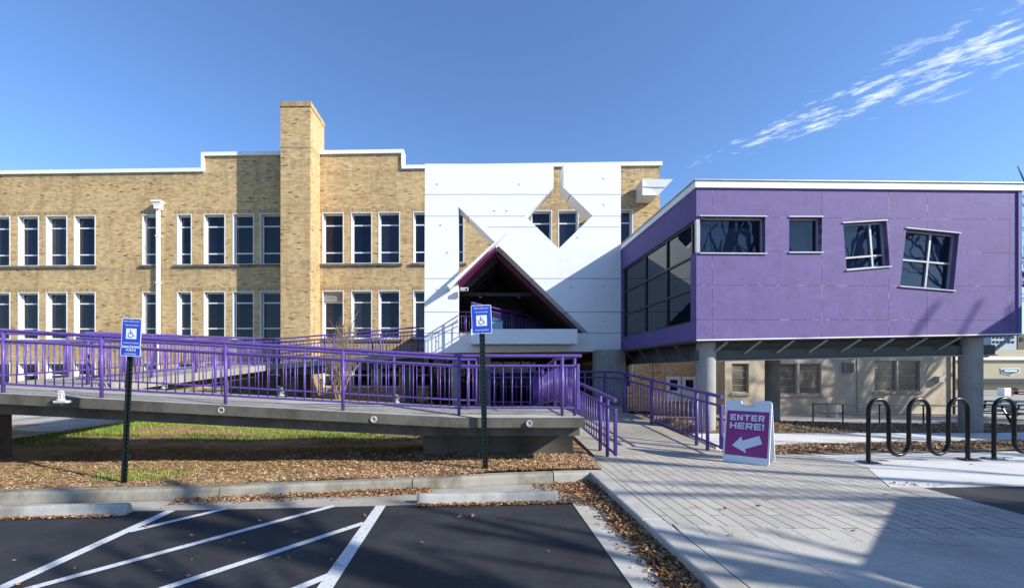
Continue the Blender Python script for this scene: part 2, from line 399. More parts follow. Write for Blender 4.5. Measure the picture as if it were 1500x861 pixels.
# gutter pan along the kerb
def strip(f0, f1, x0, x1, n, z0, z1):
    mb = MB()
    for i in range(n):
        a = x0+(x1-x0)*i/n; b = x0+(x1-x0)*(i+1)/n
        mb.add([(a, f0(a), z0), (b, f0(b), z0), (b, f1(b), z0), (a, f1(a), z0), (a, f0(a), z1), (b, f0(b), z1), (b, f1(b), z1), (a, f1(a), z1)],
               [(0, 1, 2, 3), (4, 5, 6, 7), (0, 1, 5, 4), (3, 2, 6, 7)]+([(0, 3, 7, 4)] if i == 0 else [])+([(1, 2, 6, 5)] if i == n-1 else []))
    return mb
GT = [(-7, 5.2), (-4, 5.36), (-2.5, 5.46), (-.85, 5.6), (1.2, 5.84), (1.7, 5.86)]
gutY = lambda X: lerp_tab(GT, max(X, -30))
struct('gutter', strip(gutY, lambda X: kerbY(X)+.05, -24, 1.735, 40, -.02, .004), M['gutter'])
struct('gutter', MB().box(1.2, 1.735, -8, 5.83, -.02, .008), M['walk'])
# kerb in sections with open joints
joints = [-24, -18, -12, -6.6, -3.42, -.93, 1.14, 1.93]
for a, b in zip(joints, joints[1:]):
    n = 6
    f0 = kerbY; f1 = lambda X: kerbY(X)+.19
    mb = MB(); prof = [(0.012, -.05), (.0, .02), (.02, .12), (.05, .15), (.19, .152), (.19, -.05)]
    a2, b2 = a+.008, b-.008
    rows = []
    for i in range(n+1):
        X = a2+(b2-a2)*i/n
        rows.append([(X, kerbY(X)+d, z) for d, z in prof])
    m = len(prof); vs = [p for r_ in rows for p in r_]
    fs = [(i*m+j, (i+1)*m+j, (i+1)*m+(j+1) % m, i*m+(j+1) % m) for i in range(n) for j in range(m)]+[tuple(range(m)), tuple(range(n*m, n*m+m))]
    mb.add(vs, fs); struct('kerb', mb, M['kerb_new'] if b > 1.5 else M['kerb'])
for a, b in ((-8, -2.2), (-2.2, .8), (.8, 2.65), (2.65, 4.6), (4.6, 6.90)):
    struct('kerb', MB().box(1.70, 1.93, a+.004, b-.004, -.05, .152), M['kerb_new'], bevel=.02)
# walkway: pavers, border band, slabs
ZP = .15
by = lambda X: 4.18-(X-1.93)*.115
struct('walkway_slabs', MB().prism([(1.935, -8), (2.63, -8), (2.63, by(2.63)-.004), (1.935, by(1.935)-.004)], 0, ZP), M['walk'])
for a, b in ((2.637, 5.2), (5.207, 9), ): struct('walkway_slabs', MB().prism([(a, -8), (b, -8), (b, by(min(b, 5.9))-.004), (a, by(a)-.004)], 0, ZP), M['walk'])
band = MB(); xx = 1.94
while xx < 5.42:
    band.prism([(xx, by(xx)+.004), (xx+.21, by(xx+.21)+.004), (xx+.235, by(xx+.21)+.285), (xx+.025, by(xx)+.285)], 0, ZP-.001); xx += .219
struct('paver_border', band, M['walk'])
struct('paver_border_bed', MB().prism([(1.932, by(1.93)), (5.7, by(5.7)), (5.7, by(5.7)+.3), (1.932, by(1.93)+.3)], 0, ZP-.012), M['kerb'])
struct('brick_paving', MB().prism([(1.935, by(1.935)+.29), (5.44, by(5.44)+.29), (5.46, 5.9), (6.15, 7.0), (6.2, 8.05), (1.95, 8.05), (1.935, 6.9)], 0, ZP), M['pavers'])
struct('kerb', MB().prism([(5.445, by(5.445)), (5.8, by(5.8)), (5.86, 5.88), (5.47, 5.88)], -.01, ZP+.003), M['kerb_new'], bevel=.01)
struct('plaza', MB().prism([(5.47, 5.885), (5.90, 5.885), (8, 6.02), (24, 7.2), (24, 10.2), (11.5, 8.95), (6.0, 8.3), (6.2, 8.1), (6.2, 7.0), (6.15, 6.99)], -.05, ZP+.004), M['plaza'])
struct('plaza_slab', MB().prism([(4.65, 8.054), (6.19, 8.054), (6.0, 8.28), (4.65, 8.2)], 0, ZP+.001), M['walk'])
struct('side_path', MB().prism([(4.62, 8.6), (6, 8.77), (11.5, 9.3), (26, 10.6), (26, 11.6), (11.5, 9.88), (6, 9.75), (4.62, 9.7)], -.2, [.255, .262, .27, .27, .315, .315, .325, .325]), M['plaza'])
# planting beds
def zleft(X, Y):
    t = max(0, min(1, (Y-6.6)/1.4)); e = max(0, min(1, (X+5)/5))
    z = .15+t*(.05+.08*e)
    t2 = max(0, min(1, (Y-9)/6)); z = z*(1-t2)+.12*t2
    return z+.012*math.sin(X*2.3+Y)+.01*math.sin(Y*3.1-X)
struct('planting_bed', grid(-40, 1.93, 160, lambda X: kerbY(min(X, 1.74))+.185, lambda X: 24, 80, zleft), M['mulch'])
def zright(X, Y):
    f = max(0, min(1, (X-5)/6)); pk = .46-.16*f
    tab = [(7.9, .06), (8.15, .15), (8.8, .235), (9.75, .285-.02*f), (10.3, pk-.04), (11.6, pk), (17, -.42), (60, -.42)]
    z = lerp_tab(tab, max(7.9, Y))
    if X < 4.9: z = min(z, .08) if X < 4.6 else min(z, .08)*(1-(X-4.6)/.3)+z*((X-4.6)/.3)
    return z+.010*math.sin(X*2.9+Y*1.7)+.008*math.sin(Y*4.1-X*1.3)
struct('mulch_bed', grid(1.935, 40, 120, lambda X: 8.06 if X < 6 else 8.1+.09*(X-6), lambda X: 24, 110, zright), M['mulch_right'])
struct('patio', MB().prism([(10.2, 17.0), (15, 16.0), (60, 16.0), (60, 60), (14, 60), (10.2, 24)], -.6, -.27), M['deck'])
# service road and strips of grass at left
struct('service_road', MB().prism([(-10.35, 8.6), (-10.6, 15.4), (-38, 16.6), (-38, 8.6)], .0, .165), M['kerb_new'])
struct('lawn', MB().prism([(-10.45, 15.2), (-2.0, 14.6), (-2, 22.0), (-38, 22.0), (-38, 16.6)], .0, .185), M['lawn'])
struct('kerb', MB().prism([(-10.05, 8.6), (-10.2, 14.9), (-10.4, 14.9), (-10.25, 8.6)], .0, .235), M['kerb_new'])
struct('kerb', MB().prism([(-10.6, 15.25), (-38, 16.4), (-38, 16.6), (-10.6, 15.45)], .0, .24), M['kerb_new'])
struct('path', MB().prism([(-10.6, 17.6), (-38, 18.6), (-38, 19.8), (-10.6, 18.6)], .0, .20), M['plaza'])
# parking-bay paint
pz = .004
def line(mb, a, b, wd):
    a = Vector((a[0], a[1], 0)); b = Vector((b[0], b[1], 0)); d = (b-a).normalized(); n_ = Vector((-d.y, d.x, 0))*wd/2
    mb.quad(*[(p.x, p.y, pz+line.k) for p in (a-n_, b-n_, b+n_, a+n_)]); line.k += .0006
line.k = 0
mk = MB()
line(mk, (-3.71, 5.36), (-3.66, -2.5), .11)
line(mk, (-1.215, 5.56), (-1.11, -2.5), .125)
for a, b in (((-3.09, 5.44), (-3.66, 4.66)), ((-1.80, 5.55), (-3.64, 3.22)), ((-1.26, 4.92), (-3.62, 1.92)), ((-1.22, 3.66), (-3.6, .6)), ((-1.2, 2.4), (-3.6, -.7))): line(mk, a, b, .085)
struct('parking_lines', mk, M['paint'])

# ============================================================ BRICK BUILDING
def Yw(X): return 22.2+.0295*(8.88-X)
def wallX(px):
    k = (px-CX)/F; Y = (22.2+.0295*8.88)/(1+.0295*k); return k*Y
def wmp(u_, v_, d): return (u_+d*.03, Yw(u_)+d, v_)
bb = empty('brick_building', (-8, 22.7, 0), 'long tan brick school building with tall white-framed windows, stepped parapet and chimney behind the ramp', 'building')
ZT1, ZB1, ZT2, ZB2, ZT3, ZB3 = 9.80, 7.17, 5.81, 3.33, 2.15, .85
up = [(-16, 15), (26, 57), (67, 98.5), (108, 140), (208, 230), (259, 281), (298, 330), (340.5, 372), (381, 413), (472, 503.5), (514, 545), (554, 586), (605, 636), (648, 680), (777.6, 808.5), (817, 847.5), (857.5, 888), (897, 927)]
wins = [(wallX(a), wallX(b)) for a, b in up]
s0 = wallX(26)-wallX(67)
for k in range(2, 9):
    a, b = wallX(26), wallX(57); off = s0*k + (0 if k < 3 else s0*1.3)
    wins.append((a+off, b+off))
wins = sorted(wins)
chX0, chX1 = X_(411, 21.46), X_(455, 21.46)
XL, XR = -46.0, wallX(967)
lowz, hiz = 11.95, 12.75
hx0, hx1 = wallX(300), wallX(588)
def rect(a, b, c, d): return [(a, c), (b, c), (b, d), (a, d)]
holes = []; 
for a, b in wins:
    holes.append(rect(a, b, ZB1, ZT1)); holes.append(rect(a, b, ZB2, ZT2))
    if not (-8.6 > a > -11) : holes.append(rect(a, b, ZB3, ZT3))
outer = [(XL, -.3), (XR, -.3), (XR, lowz), (hx1, lowz), (hx1, hiz), (hx0, hiz), (hx0, lowz), (XL, lowz)]
# the wall is made of vertical strips so that triangles stay well shaped
MB().plate([outer]+holes, wmp, .45).build('wall', M['brick'], bb)
MB().prism([(XL, Yw(XL)+.46), (XR-.02, Yw(XR)+.46), (XR-.02, 40), (XL, 40)], -.3, 11.4).build('rear_block', M['brick'], bb)
# coping
cp = MB()
def cope(x0, x1, z):
    cp.add([(x0, Yw(x0)-.09, z), (x1, Yw(x1)-.09, z), (x1, Yw(x1)+.55, z), (x0, Yw(x0)+.55, z), (x0, Yw(x0)-.09, z+.19), (x1, Yw(x1)-.09, z+.19), (x1, Yw(x1)+.55, z+.19), (x0, Yw(x0)+.55, z+.19)],
           [(0, 1, 2, 3), (4, 5, 6, 7), (0, 1, 5, 4), (1, 2, 6, 5), (2, 3, 7, 6), (3, 0, 4, 7)])
cope(XL, hx0-.02, lowz); cope(hx0-.15, chX0-.6, hiz); cope(chX0-.596, hx1+.12, hiz); cope(hx1+.02, XR+.08, lowz)
cp.box(hx0-.15, hx0+.0, Yw(hx0)-.085, Yw(hx0)+.5, lowz+.1, hiz); cp.box(hx1, hx1+.12, Yw(hx1)-.085, Yw(hx1)+.5, lowz+.1, hiz)
cp.build('coping', M['white'], bb)
# chimney
chz = Z_(150, 21.46)
ch = MB().prism([(chX0, 21.46), (chX1, 21.43), (chX1+.02, Yw(chX1)+.6), (chX0+.02, Yw(chX0)+.6)], -.3, chz).build('chimney', M['brick'], bb)
MB().prism([(chX0-.035, 21.42), (chX1+.035, 21.39), (chX1+.05, Yw(chX1)+.62), (chX0-.02, Yw(chX0)+.62)], chz-.22, chz+.02).build('chimney_cap', M['soldier'], ch)
MB().prism([(chX0-.012, 21.447), (chX1+.012, 21.417), (chX1+.03, Yw(chX1)+.61), (chX0, Yw(chX0)+.61)], chz-2.2, chz-2.12).build('chimney_band', M['soldier'], ch)
# windows: built once per row and copied with width scaling avoided (mesh per window is cheap)
def brick_window(a, b, z0, z1, louvre=False, basement=False):
    e = bpy.data.objects.new('window', None); COL.objects.link(e); e.parent = bb
    e.location = Vector((a, Yw(a), z0))-bb.location
    lt = .045
    # lining (white reveal) and sash
    MB().plate([rect(a-.0, b+.0, z0, z1), rect(a+lt, b-lt, z0+lt, z1-lt)], lambda u_, v_, d: wmp(u_, v_, d-.012), .30).build('frame', M['frame_white'], e)
    sash = MB(); q = .055
    sash.plate([rect(a+lt+.001, b-lt-.001, z0+lt+.001, z1-lt-.001), rect(a+lt+q, b-lt-q, z0+lt+q, z1-lt-q)], lambda u_, v_, d: wmp(u_, v_, d+.21), .05)
    h = z1-z0; bars = [z1-h*.235, z0+h*.235] if not basement else [z0+h*.5]
    for zb in bars: sash.plate([rect(a+lt+q-.01, b-lt-q+.01, zb-.032, zb+.032)], lambda u_, v_, d: wmp(u_, v_, d+.205), .05)
    sash.build('sash', M['frame_white'], e)
    MB().plate([rect(a+lt+.002, b-lt-.002, z0+lt+.002, z1-lt-.002)], lambda u_, v_, d: wmp(u_, v_, d+.24+random.uniform(0, .004)*1), .012).build('pane', M[random.choice(('glass', 'glass', 'glass2', 'glass2', 'glass3'))], e)
    if louvre:
        lv = MB(); zb = z1-h*.235
        for i in range(7):
            zc = zb+.06+i*(h*.235-.16)/7; lv.box(a+.1, b-.1, Yw(a)+.12, Yw(a)+.2, zc, zc+.035)
        lv.box(a+.1, b-.1, Yw(a)+.2, Yw(a)+.205, zb, z1-.1)
        lv.build('louvre', M['blind'], e)
for a, b in wins:
    brick_window(a, b, ZB1, ZT1); brick_window(a, b, ZB2, ZT2, louvre=(abs(a-wallX(472)) < .1))
    if not (-8.6 > a > -11): brick_window(a, b, ZB3, ZT3, basement=True)
# sills grouped as in the photograph, and soldier courses
groups = []
for a, b in wins:
    if groups and a-groups[-1][1] < .62: groups[-1][1] = b
    else: groups.append([a, b])
for a, b in groups:
    if a < chX0 < b: b = chX0-.02
    for z in (ZB1, ZB2):
        MB().plate([rect(a-.14, b+.12, z-.11, z-.002)], lambda u_, v_, d: wmp(u_, v_, d-.085), .2).build('sill', M['sill'], bb)
    for z in (ZT1, ZT2):
        MB().plate([rect(a-.1, b+.1, z+.004, z+.215)], lambda u_, v_, d: wmp(u_, v_, d-.004), .05).build('lintel', M['soldier'], bb)
# downspout
xd = wallX(234.5); yd = Yw(xd)-.14
dsp = MB().box(xd-.07, xd+.07, yd-.06, yd+.07, .2, 10.05).build('downspout', M['white'], bb)
MB().prism([(xd-.13, yd-.13), (xd+.13, yd-.13), (xd+.13, yd+.13), (xd-.13, yd+.13)], 10.0, 10.12).build('outlet', M['white'], dsp)
hd = MB(); hd.add([(xd-.13, yd-.12, 10.1), (xd+.13, yd-.12, 10.1), (xd+.13, yd+.13, 10.1), (xd-.13, yd+.13, 10.1), (xd-.22, yd-.17, 10.33), (xd+.22, yd-.17, 10.33), (xd+.22, yd+.13, 10.33), (xd-.22, yd+.13, 10.33)],
       [(0, 1, 2, 3), (4, 5, 6, 7), (0, 1, 5, 4), (1, 2, 6, 5), (2, 3, 7, 6), (3, 0, 4, 7)]).box(xd-.25, xd+.25, yd-.2, yd+.13, 10.334, 10.42)
hd.build('rain_head', M['white'], dsp)
for z in (3.1, 6.2, 8.6): MB().box(xd-.11, xd+.11, yd-.08, yd+.13, z, z+.05).build('bracket', M['white'], dsp)
# pale metal hood at the right end of the wall
x0, x1, x2 = X_(941, 21.0), X_(986, 21.0), X_(967, 21.0); zt, zb = Z_(262, 21.0), Z_(286, 21.0)
hb = MB(); hb.add([(x0, 21.0, zt), (x1, 21.0, zt-.02), (x1+.1, 22.15, zt+.1), (x0+.1, 22.15, zt+.1), (x0, 21.0, zb), (x2-.1, 21.05, zb+.02), (x2, 22.15, zb+.05), (x0+.1, 22.15, zb+.05)],
       [(0, 1, 2, 3), (4, 5, 6, 7), (0, 1, 5, 4), (1, 2, 6, 5), (2, 3, 7, 6), (3, 0, 4, 7)])
hd_o = hb.build('metal_hood', M['frame_white'], bb)
MB().box(x0+.03, x1-.35, 20.985, 20.999, zb+.38, zb+.41).build('seam', M['alu'], hd_o)
# doors in the shade under the purple wing
for dx in (977, 1000):
    x0, x1 = X_(dx, 21.9), X_(dx+21, 21.9)
    d_ = MB().box(x0, x1, 21.95, 22.1, .2, Z_(551, 21.9)).build('door', M['frame_white'], bb)
    MB().box(x0+.17, x1-.17, 21.935, 21.96, .75, Z_(556, 21.9)).build('pane', M['glass'], d_)
MB().box(X_(960, 21.9), 12.6, 22.12, 22.35, -.4, 4.2).build('plinth_wall', M['brick'], bb)

# ============================================================ WHITE ENTRANCE SCREEN
YP = 14.6; TP = .64
es = empty('entrance_screen', (2, 14.9, 2.3), 'tall white panel wall with cut-out triangle and angular slot over the shaded entrance', 'entrance')
def pp(x, y): return (X_(x, YP), Z_(y, YP))
seams = [Z_(285, YP), Z_(316.8, YP), Z_(408, YP), Z_(457, YP), Z_(487.5, YP)]
M['panel'] = joint_mat('white_metal_panel', (.82, .82, .82), [], seams, .011, (.24, .24, .26), noise_amt=.03, rough=.42, fine=.01, grime=.035, wavy=True)
outer = [pp(*q) for q in ((621.5, 517), (909.5, 514), (909.5, 240), (825.5, 240), (825.5, 275), (868, 316), (818.5, 364), (770, 317), (811, 275), (811, 240), (622.5, 240))]
tri = [pp(*q) for q in ((671, 487.5), (862, 487.5), (671.5, 303))]
pnl = MB().plate([outer, tri], lambda a, b, d: (a, YP+d, b), TP).build('panel_wall', M['panel'], es)
tr = MB()
z_ = Z_(332.6, YP); tr.box(X_(716, YP), X_(787, YP), YP-.004, YP, z_-.01, z_+.01)
z_ = Z_(332.6, YP); tr.box(X_(852, YP), X_(908, YP), YP-.004, YP, z_-.01, z_+.01)
tr.build('panel_seam', M['alu'], es)
zf = Z_(487.5, YP)
# balcony slab
YS = 13.6
sl = MB().box(X_(690, YS), X_(846, YS), YS, YP-.003, Z_(503.5, YS), Z_(481.5, YS)-.003).build('balcony_slab', M['white'], es)
for px in (713, 756, 800, 825):
    MB().tube([(X_(px, YS+.45), YS+.45, Z_(503.5, YS)-.025), (X_(px, YS+.45), YS+.45, Z_(503.5, YS)+.01)], .10, 16).build('downlight', M['lamp_white'], sl)
MB().box(X_(622, YP)+.02, X_(909, YP)-.02, YP+TP+.003, 22.0, 2.38, zf).build('floor_slab', M['white'], es)
# gable canopy roof: left slope projects in front of the wall
def RP(x, y): return (X_(x, YP), Z_(y, YP))
a = RP(656, 421.7); b = RP(741, 344.5)
dx_, dz_ = b[0]-a[0], b[1]-a[1]; ln_ = math.hypot(dx_, dz_); nx_, nz_ = dz_/ln_, -dx_/ln_
t_ = .10
MB().plate([[a, b, (b[0]+nx_*.03, b[1]+nz_*.03), (a[0]+nx_*t_*1.3, a[1]+nz_*t_*1.3)]], lambda u_, v_, d: (u_, YP-.4+d, v_), .397).build('canopy_roof', M['white'], es)
a2 = RP(655, 422.7); b2 = RP(733, 351.7)
MB().plate([[a2, b2, (b2[0]+nx_*t_, b2[1]+nz_*t_), (a2[0]+nx_*t_, a2[1]+nz_*t_)]], lambda u_, v_, d: (u_, YP+d+.003, v_), 7.5).build('canopy_roof', M['white'], es)
def under(p, q, off, th, y0, y1, mat, name):
    MB().plate([[(p[0]+nx_*off, p[1]+nz_*off), (q[0]+nx_*off, q[1]+nz_*off), (q[0]+nx_*(off+th), q[1]+nz_*(off+th)), (p[0]+nx_*(off+th), p[1]+nz_*(off+th))]], lambda u_, v_, d: (u_, y0+d, v_), y1-y0).build(name, mat, es)
under(RP(668, 411), RP(722, 362), t_+.004, .05, YP-.35, 22.1, M['magenta'], 'canopy_ceiling')
for yy in (15.6, 16.9, 18.2, 19.5): under(RP(668, 411), RP(722, 362), t_+.056, .16, yy, yy+.12, M['brown'], 'rafter')
fs_ = MB()
for (px, py) in ((645, 330), (655, 370), (700, 345), (724, 309), (846, 348), (836, 420), (884, 420), (640, 424), (742, 309), (884, 300), (640, 270), (760, 270), (884, 262), (640, 500), (884, 470), (830, 500)):
    c_ = P(px, py, YP); fs_.box(c_.x-.02, c_.x+.02, YP-.008, YP-.001, c_.z-.02, c_.z+.02)
fs_.build('fixings', M['steel'], es)
pr0, pr1 = RP(727, 361), RP(900, 527)
MB().plate([[pr0, pr1, (pr1[0], pr1[1]+.27), (pr0[0]+.19, pr0[1]+.08)]], lambda u_, v_, d: (u_, YP+TP+.003+d, v_), 6.8).build('canopy_roof', M['brown'], es)
MB().plate([[pr0, pr1, (pr1[0], pr1[1]-.09), (pr0[0]-.08, pr0[1]-.04)]], lambda u_, v_, d: (u_, YP+TP+.006+d, v_), .2).build('eave_trim', simple('dark_red_trim', (.14, .012, .04), .5), es)
MB().box(X_(668, YP)-.15, X_(671, YP)-.012, YP+TP+.003, 22.1, zf, 4.55).build('side_wall', M['brown'], es)
zb_ = 19.6
bw = MB().plate([[(-.64, zf), (3.72, zf), (.65, 5.84), (-.64, 4.6)]], lambda u_, v_, d: (u_, zb_+d, v_), .06).build('back_wall', M['brown'], es)
fr = MB()
for x in (-.1, .75, 1.6, 2.45): fr.box(x-.035, x+.035, zb_-.05, zb_-.003, zf, min(4.7, 5.5-(x-.6)*.9))
fr.box(-.63, 2.0, zb_-.055, zb_-.004, 4.3, 4.4); fr.build('mullion', M['dark_frame'], bw)
MB().box(-.6, 2.1, zb_-.02, zb_-.006, zf+.1, 4.28).build('pane', simple('smoked_glass', (.012, .010, .010), .35, .2, 1, spec=.15), bw)
for x in (.1, 1.5): MB().tube([(x, 16.2, 4.37), (x, 16.2, 4.40)], .05, 12).build('downlight', M['lamp_white'], es)
MB().box(-.64, 2.2, 16.0, 16.16, 4.40, 4.52).build('tie_beam', M['brown'], es)
# glazed ground floor below
gf = MB().box(-2.4, 6.9, 21.7, 21.78, .1, 2.6).build('entrance_glazing', M['glass'], es)
f_ = MB()
for x in (-2.2, -1.6, -.9, -.2, .4, 1.25, 2.1, 2.95, 3.8, 4.7, 5.8): f_.box(x-.035, x+.035, 21.62, 21.698, .1, 2.6)
f_.box(-2.2, 5.8, 21.63, 21.697, 1.15, 1.22); f_.box(-2.2, 5.8, 21.63, 21.697, 2.3, 2.36); f_.build('mullion', M['dark_frame'], gf)
for px, wd in ((663, .24), (701, .40)):
    x = X_(px, 14.9); MB().box(x, x+wd, 14.75, 15.15, -.1, 2.38).build('column', M['column'], es)
ccx, ccy = X_(894.5, 14.45), 14.65
MB().tube([(ccx, ccy, -.2), (ccx, ccy, 2.38)], .53, 40).build('column', M['column'], es, smooth=True)
MB().box(4.95, 5.05, 15.0, 22.0, -.1, 2.37).build('recess_wall', M['brown'], es)
# blue-grey bin on the balcony
bn = empty('storage_bin', (X_(727, 14.3), 14.3, Z_(481.5, YS)), 'pale blue-grey bin standing on the white balcony behind the purple rail', 'bin')
x0, x1 = X_(719, 14.3), X_(736, 14.3); zf2 = Z_(481.5, YS); MB().box(x0, x1, 14.15, 14.45, zf2, zf2+.30).build('body', simple('pale_blue_plastic', (.22, .36, .42), .5), bn, bevel=.02)
MB().prism([(x0-.02, 14.13), (x1+.02, 14.13), (x1+.02, 14.47), (x0-.02, 14.47)], zf2+.304, [zf2+.45, zf2+.32, zf2+.32, zf2+.45]).build('lid', simple('dark_blue_plastic', (.05, .12, .2), .5), bn)
# security camera
c0 = P(672, 426, 14.5)
sc_ = empty('security_camera', tuple(c0), 'small white security camera fixed to the left edge of the triangular opening', 'camera')
MB().tube([c0, c0+Vector((.22, -.02, 0))], .022, 10).build('arm', M['lamp_white'], sc_)
MB().box(c0.x+.04, c0.x+.31, 14.40, 14.52, c0.z-.015, c0.z+.10).build('housing', M['lamp_white'], sc_, bevel=.02)
MB().tube([(c0.x+.26, 14.39, c0.z+.04), (c0.x+.26, 14.41, c0.z+.04)], .033, 14).build('lens', M['black'], sc_)

# ============================================================ PURPLE WING
pb = empty('purple_building', (8.4, 10.6, 2.4), 'raised purple stucco wing with two tilted windows standing on round concrete columns', 'building')
FX0, FX1 = 4.756, 12.056  # wing and entrance screen dimensions: first layout scaled about the camera eye
SL = .0236
def Yf(X): return 9.66+(X-FX0)*SL
def zbot(X): return 2.378+(X-FX0)*(.149/7.3)
ZT = 5.687
def fx(px):
    k = (px-CX)/F; Y = (9.66-FX0*SL)/(1-k*SL); return k*Y
def fp(px, py):
    x = fx(px); return (x, Z_(py, Yf(x)))
vj = [fx(1043.5), fx(1204.2), fx(1302), fx(1358), fx(1479)]
hj = [5.041, 4.303, 3.562, 2.809]
M['stucco'] = joint_mat('purple_stucco', (.128, .090, .255), vj, hj, .009, (.075, .045, .14), noise_amt=.13, nscale=3.4, fine=.09, pale=(.24, .20, .30))
M['stucco_side'] = joint_mat('purple_stucco_side', (.118, .080, .255), [], [5.05], .008, (.09, .05, .2), noise_amt=.06, fine=.05)
w1z0, w1z1 = 4.265, 5.049
outer = [(FX0, zbot(FX0)), (FX1, zbot(FX1)), (FX1, ZT), (FX0, ZT), (FX0, w1z1), (fx(1121), w1z1), (fx(1121), w1z0), (FX0, w1z0)]
W2 = [fp(1156, 369), fp(1204, 369), fp(1204, 318.5), fp(1156, 318.5)]
W3 = [fp(1240, 395), fp(1303.5, 389.5), fp(1298.5, 323.7), fp(1235, 327.5)]
W4 = [fp(1318.4, 418.5), fp(1397, 425), fp(1405, 342.5), fp(1327.8, 335)]
fmp = lambda u_, v_, d: (u_, Yf(u_)+d, v_)
front = MB().plate([outer, W2, W3, W4], fmp, .22).build('front_wall', M['stucco'], pb)
# side facing the brick building
BL = 16.6
smp = lambda u_, v_, d: (4.714+d+.04*max(0, (14.6-u_)/4.94), u_, v_)
so_ = [(9.675, 2.38), (BL, 2.38), (BL, ZT), (9.675, ZT), (9.675, 5.003), (14.45, 5.003), (14.45, 2.775), (9.915, 2.775), (9.915, 4.28), (9.675, 4.28)]
side = MB().plate([so_], smp, .2).build('side_wall', M['stucco_side'], pb)
def wall_seg(a, b, z0a, z0b, z1, name):
    a = Vector(a); b = Vector(b); d = (b-a).normalized(); n_ = Vector((-d.y, d.x))*.12
    pts = [a, b, b+n_, a+n_]
    MB().prism([(p.x, p.y) for p in pts], [z0a, z0b, z0b, z0a], z1).build(name, M['stucco_side'], pb)
wall_seg((12.056, 9.85), (11.6, 10.87), zbot(12.05), 2.52, ZT, 'end_wall'); wall_seg((11.6, 10.87), (4.87, BL), 2.52, 2.39, ZT, 'rear_wall')
MB().prism([(4.93, 16.2), (4.93, 9.92), (11.8, 10.08), (11.4, 10.78)], 5.4, ZT-.004).build('roof', M['soffit'], pb)
MB().prism([(4.72, BL-.02), (4.77, 9.675), (12.04, 9.85), (11.61, 10.85)], [2.33, 2.33, 2.48, 2.465], [2.377, 2.377, 2.523, 2.515]).build('soffit', M['soffit'], pb)
MB().prism([(5.2, BL-.1), (5.2, 10.2), (11.55, 10.35), (11.33, 10.8)], [2.15, 2.135, 2.27, 2.26], [2.326, 2.326, 2.45, 2.45]).build('floor_slab', M['soffit'], pb)
e_ = .04
ins = [(4.93, BL-.02), (4.93, 9.92), (11.8, 10.05), (11.4, 10.75)]
for z0_, z1_, mt, nm, ex in ((ZT-.015, ZT+.13, 'white', 'roof_flashing', 0), (ZT+.133, ZT+.157, 'steel', 'roof_edge', .025)):
    q = MB(); rg = [(4.714-e_-ex, BL), (4.756-e_-ex, 9.66-e_-ex), (12.056+e_+ex, 9.83-e_-ex), (11.6+e_+ex, 10.87+e_)]
    q.plate([rg, ins[::-1]], lambda u_, v_, d: (u_, v_, z0_+d), z1_-z0_); q.build(nm, M[mt], pb)
MB().plate([[(FX0, zbot(FX0)-.028), (FX1, zbot(FX1)-.028), (FX1, zbot(FX1)-.003), (FX0, zbot(FX0)-.003)]], lambda u_, v_, d: (u_, Yf(u_)-.02+d, v_), .2).build('base_trim', M['white'], pb)
MB().plate([[(9.675, 2.352), (BL, 2.352), (BL, 2.376), (9.675, 2.376)]], lambda u_, v_, d: smp(u_, v_, d-.012), .12).build('base_trim', M['soffit'], pb)
def wing_window(corners, mull_u, mull_v, label=None, deep=.10, name='window'):
    """corners BL BR TR TL in (x,z); mullions at fractions"""
    e = bpy.data.objects.new(name, None); COL.objects.link(e); e.parent = pb
    e.location = Vector(fmp(corners[0][0], corners[0][1], 0))-pb.location
    if label: e['label'] = label
    c = [Vector(q) for q in corners]
    def bil(u_, v_): return (c[0]*(1-u_)+c[1]*u_)*(1-v_)+(c[3]*(1-u_)+c[2]*u_)*v_
    W_ = (c[1]-c[0]).length; H_ = (c[3]-c[0]).length; fu, fv = .034/W_, .034/H_
    o_ = [tuple(bil(*q)) for q in ((0.002, 0.002), (.998, 0.002), (.998, .998), (0.002, .998))]; i_ = [tuple(bil(*q)) for q in ((fu, fv), (1-fu, fv), (1-fu, 1-fv), (fu, 1-fv))]
    fr_ = MB().plate([o_, i_], lambda u_, v_, d: fmp(u_, v_, d+deep), .06)
    for m_ in mull_u: fr_.plate([[tuple(bil(*q)) for q in ((m_-fu*.6, fv), (m_+fu*.6, fv), (m_+fu*.6, 1-fv), (m_-fu*.6, 1-fv))]], lambda u_, v_, d: fmp(u_, v_, d+deep-.003), .05)
    for m_ in mull_v: fr_.plate([[tuple(bil(*q)) for q in ((fu, m_-fv*.55), (1-fu, m_-fv*.55), (1-fu, m_+fv*.55), (fu, m_+fv*.55))]], lambda u_, v_, d: fmp(u_, v_, d+deep-.006), .05)
    fr_.build('frame', M['alu'], e)
    MB().plate([o_], lambda u_, v_, d: fmp(u_, v_, d+deep+.035), .01).build('pane', M['glass_purple'], e)
    # dark head trim and pale sill lip, proud of the wall
    t0, t1 = bil(-.02, 1), bil(1.02, 1); b0, b1 = bil(-.02, 0), bil(1.02, 0); upv = (c[3]-c[0]).normalized()
    MB().plate([[tuple(t0+upv*.003), tuple(t1+upv*.003), tuple(t1+upv*.024), tuple(t0+upv*.024)]], lambda u_, v_, d: fmp(u_, v_, d-.025), .03).build('head_trim', M['alu'], e)
    MB().plate([[tuple(b0-upv*.028), tuple(b1-upv*.028), tuple(b1-upv*.003), tuple(b0-upv*.003)]], lambda u_, v_, d: fmp(u_, v_, d-.03), .04).build('sill', M['alu'], e)
wing_window(W2, [], [], 'small square window in the purple wall')
wing_window(W3, [.70], [.27], 'square window tilted a little to the left')
wing_window(W4, [.55], [.48], 'larger four-pane window tilted to the right')
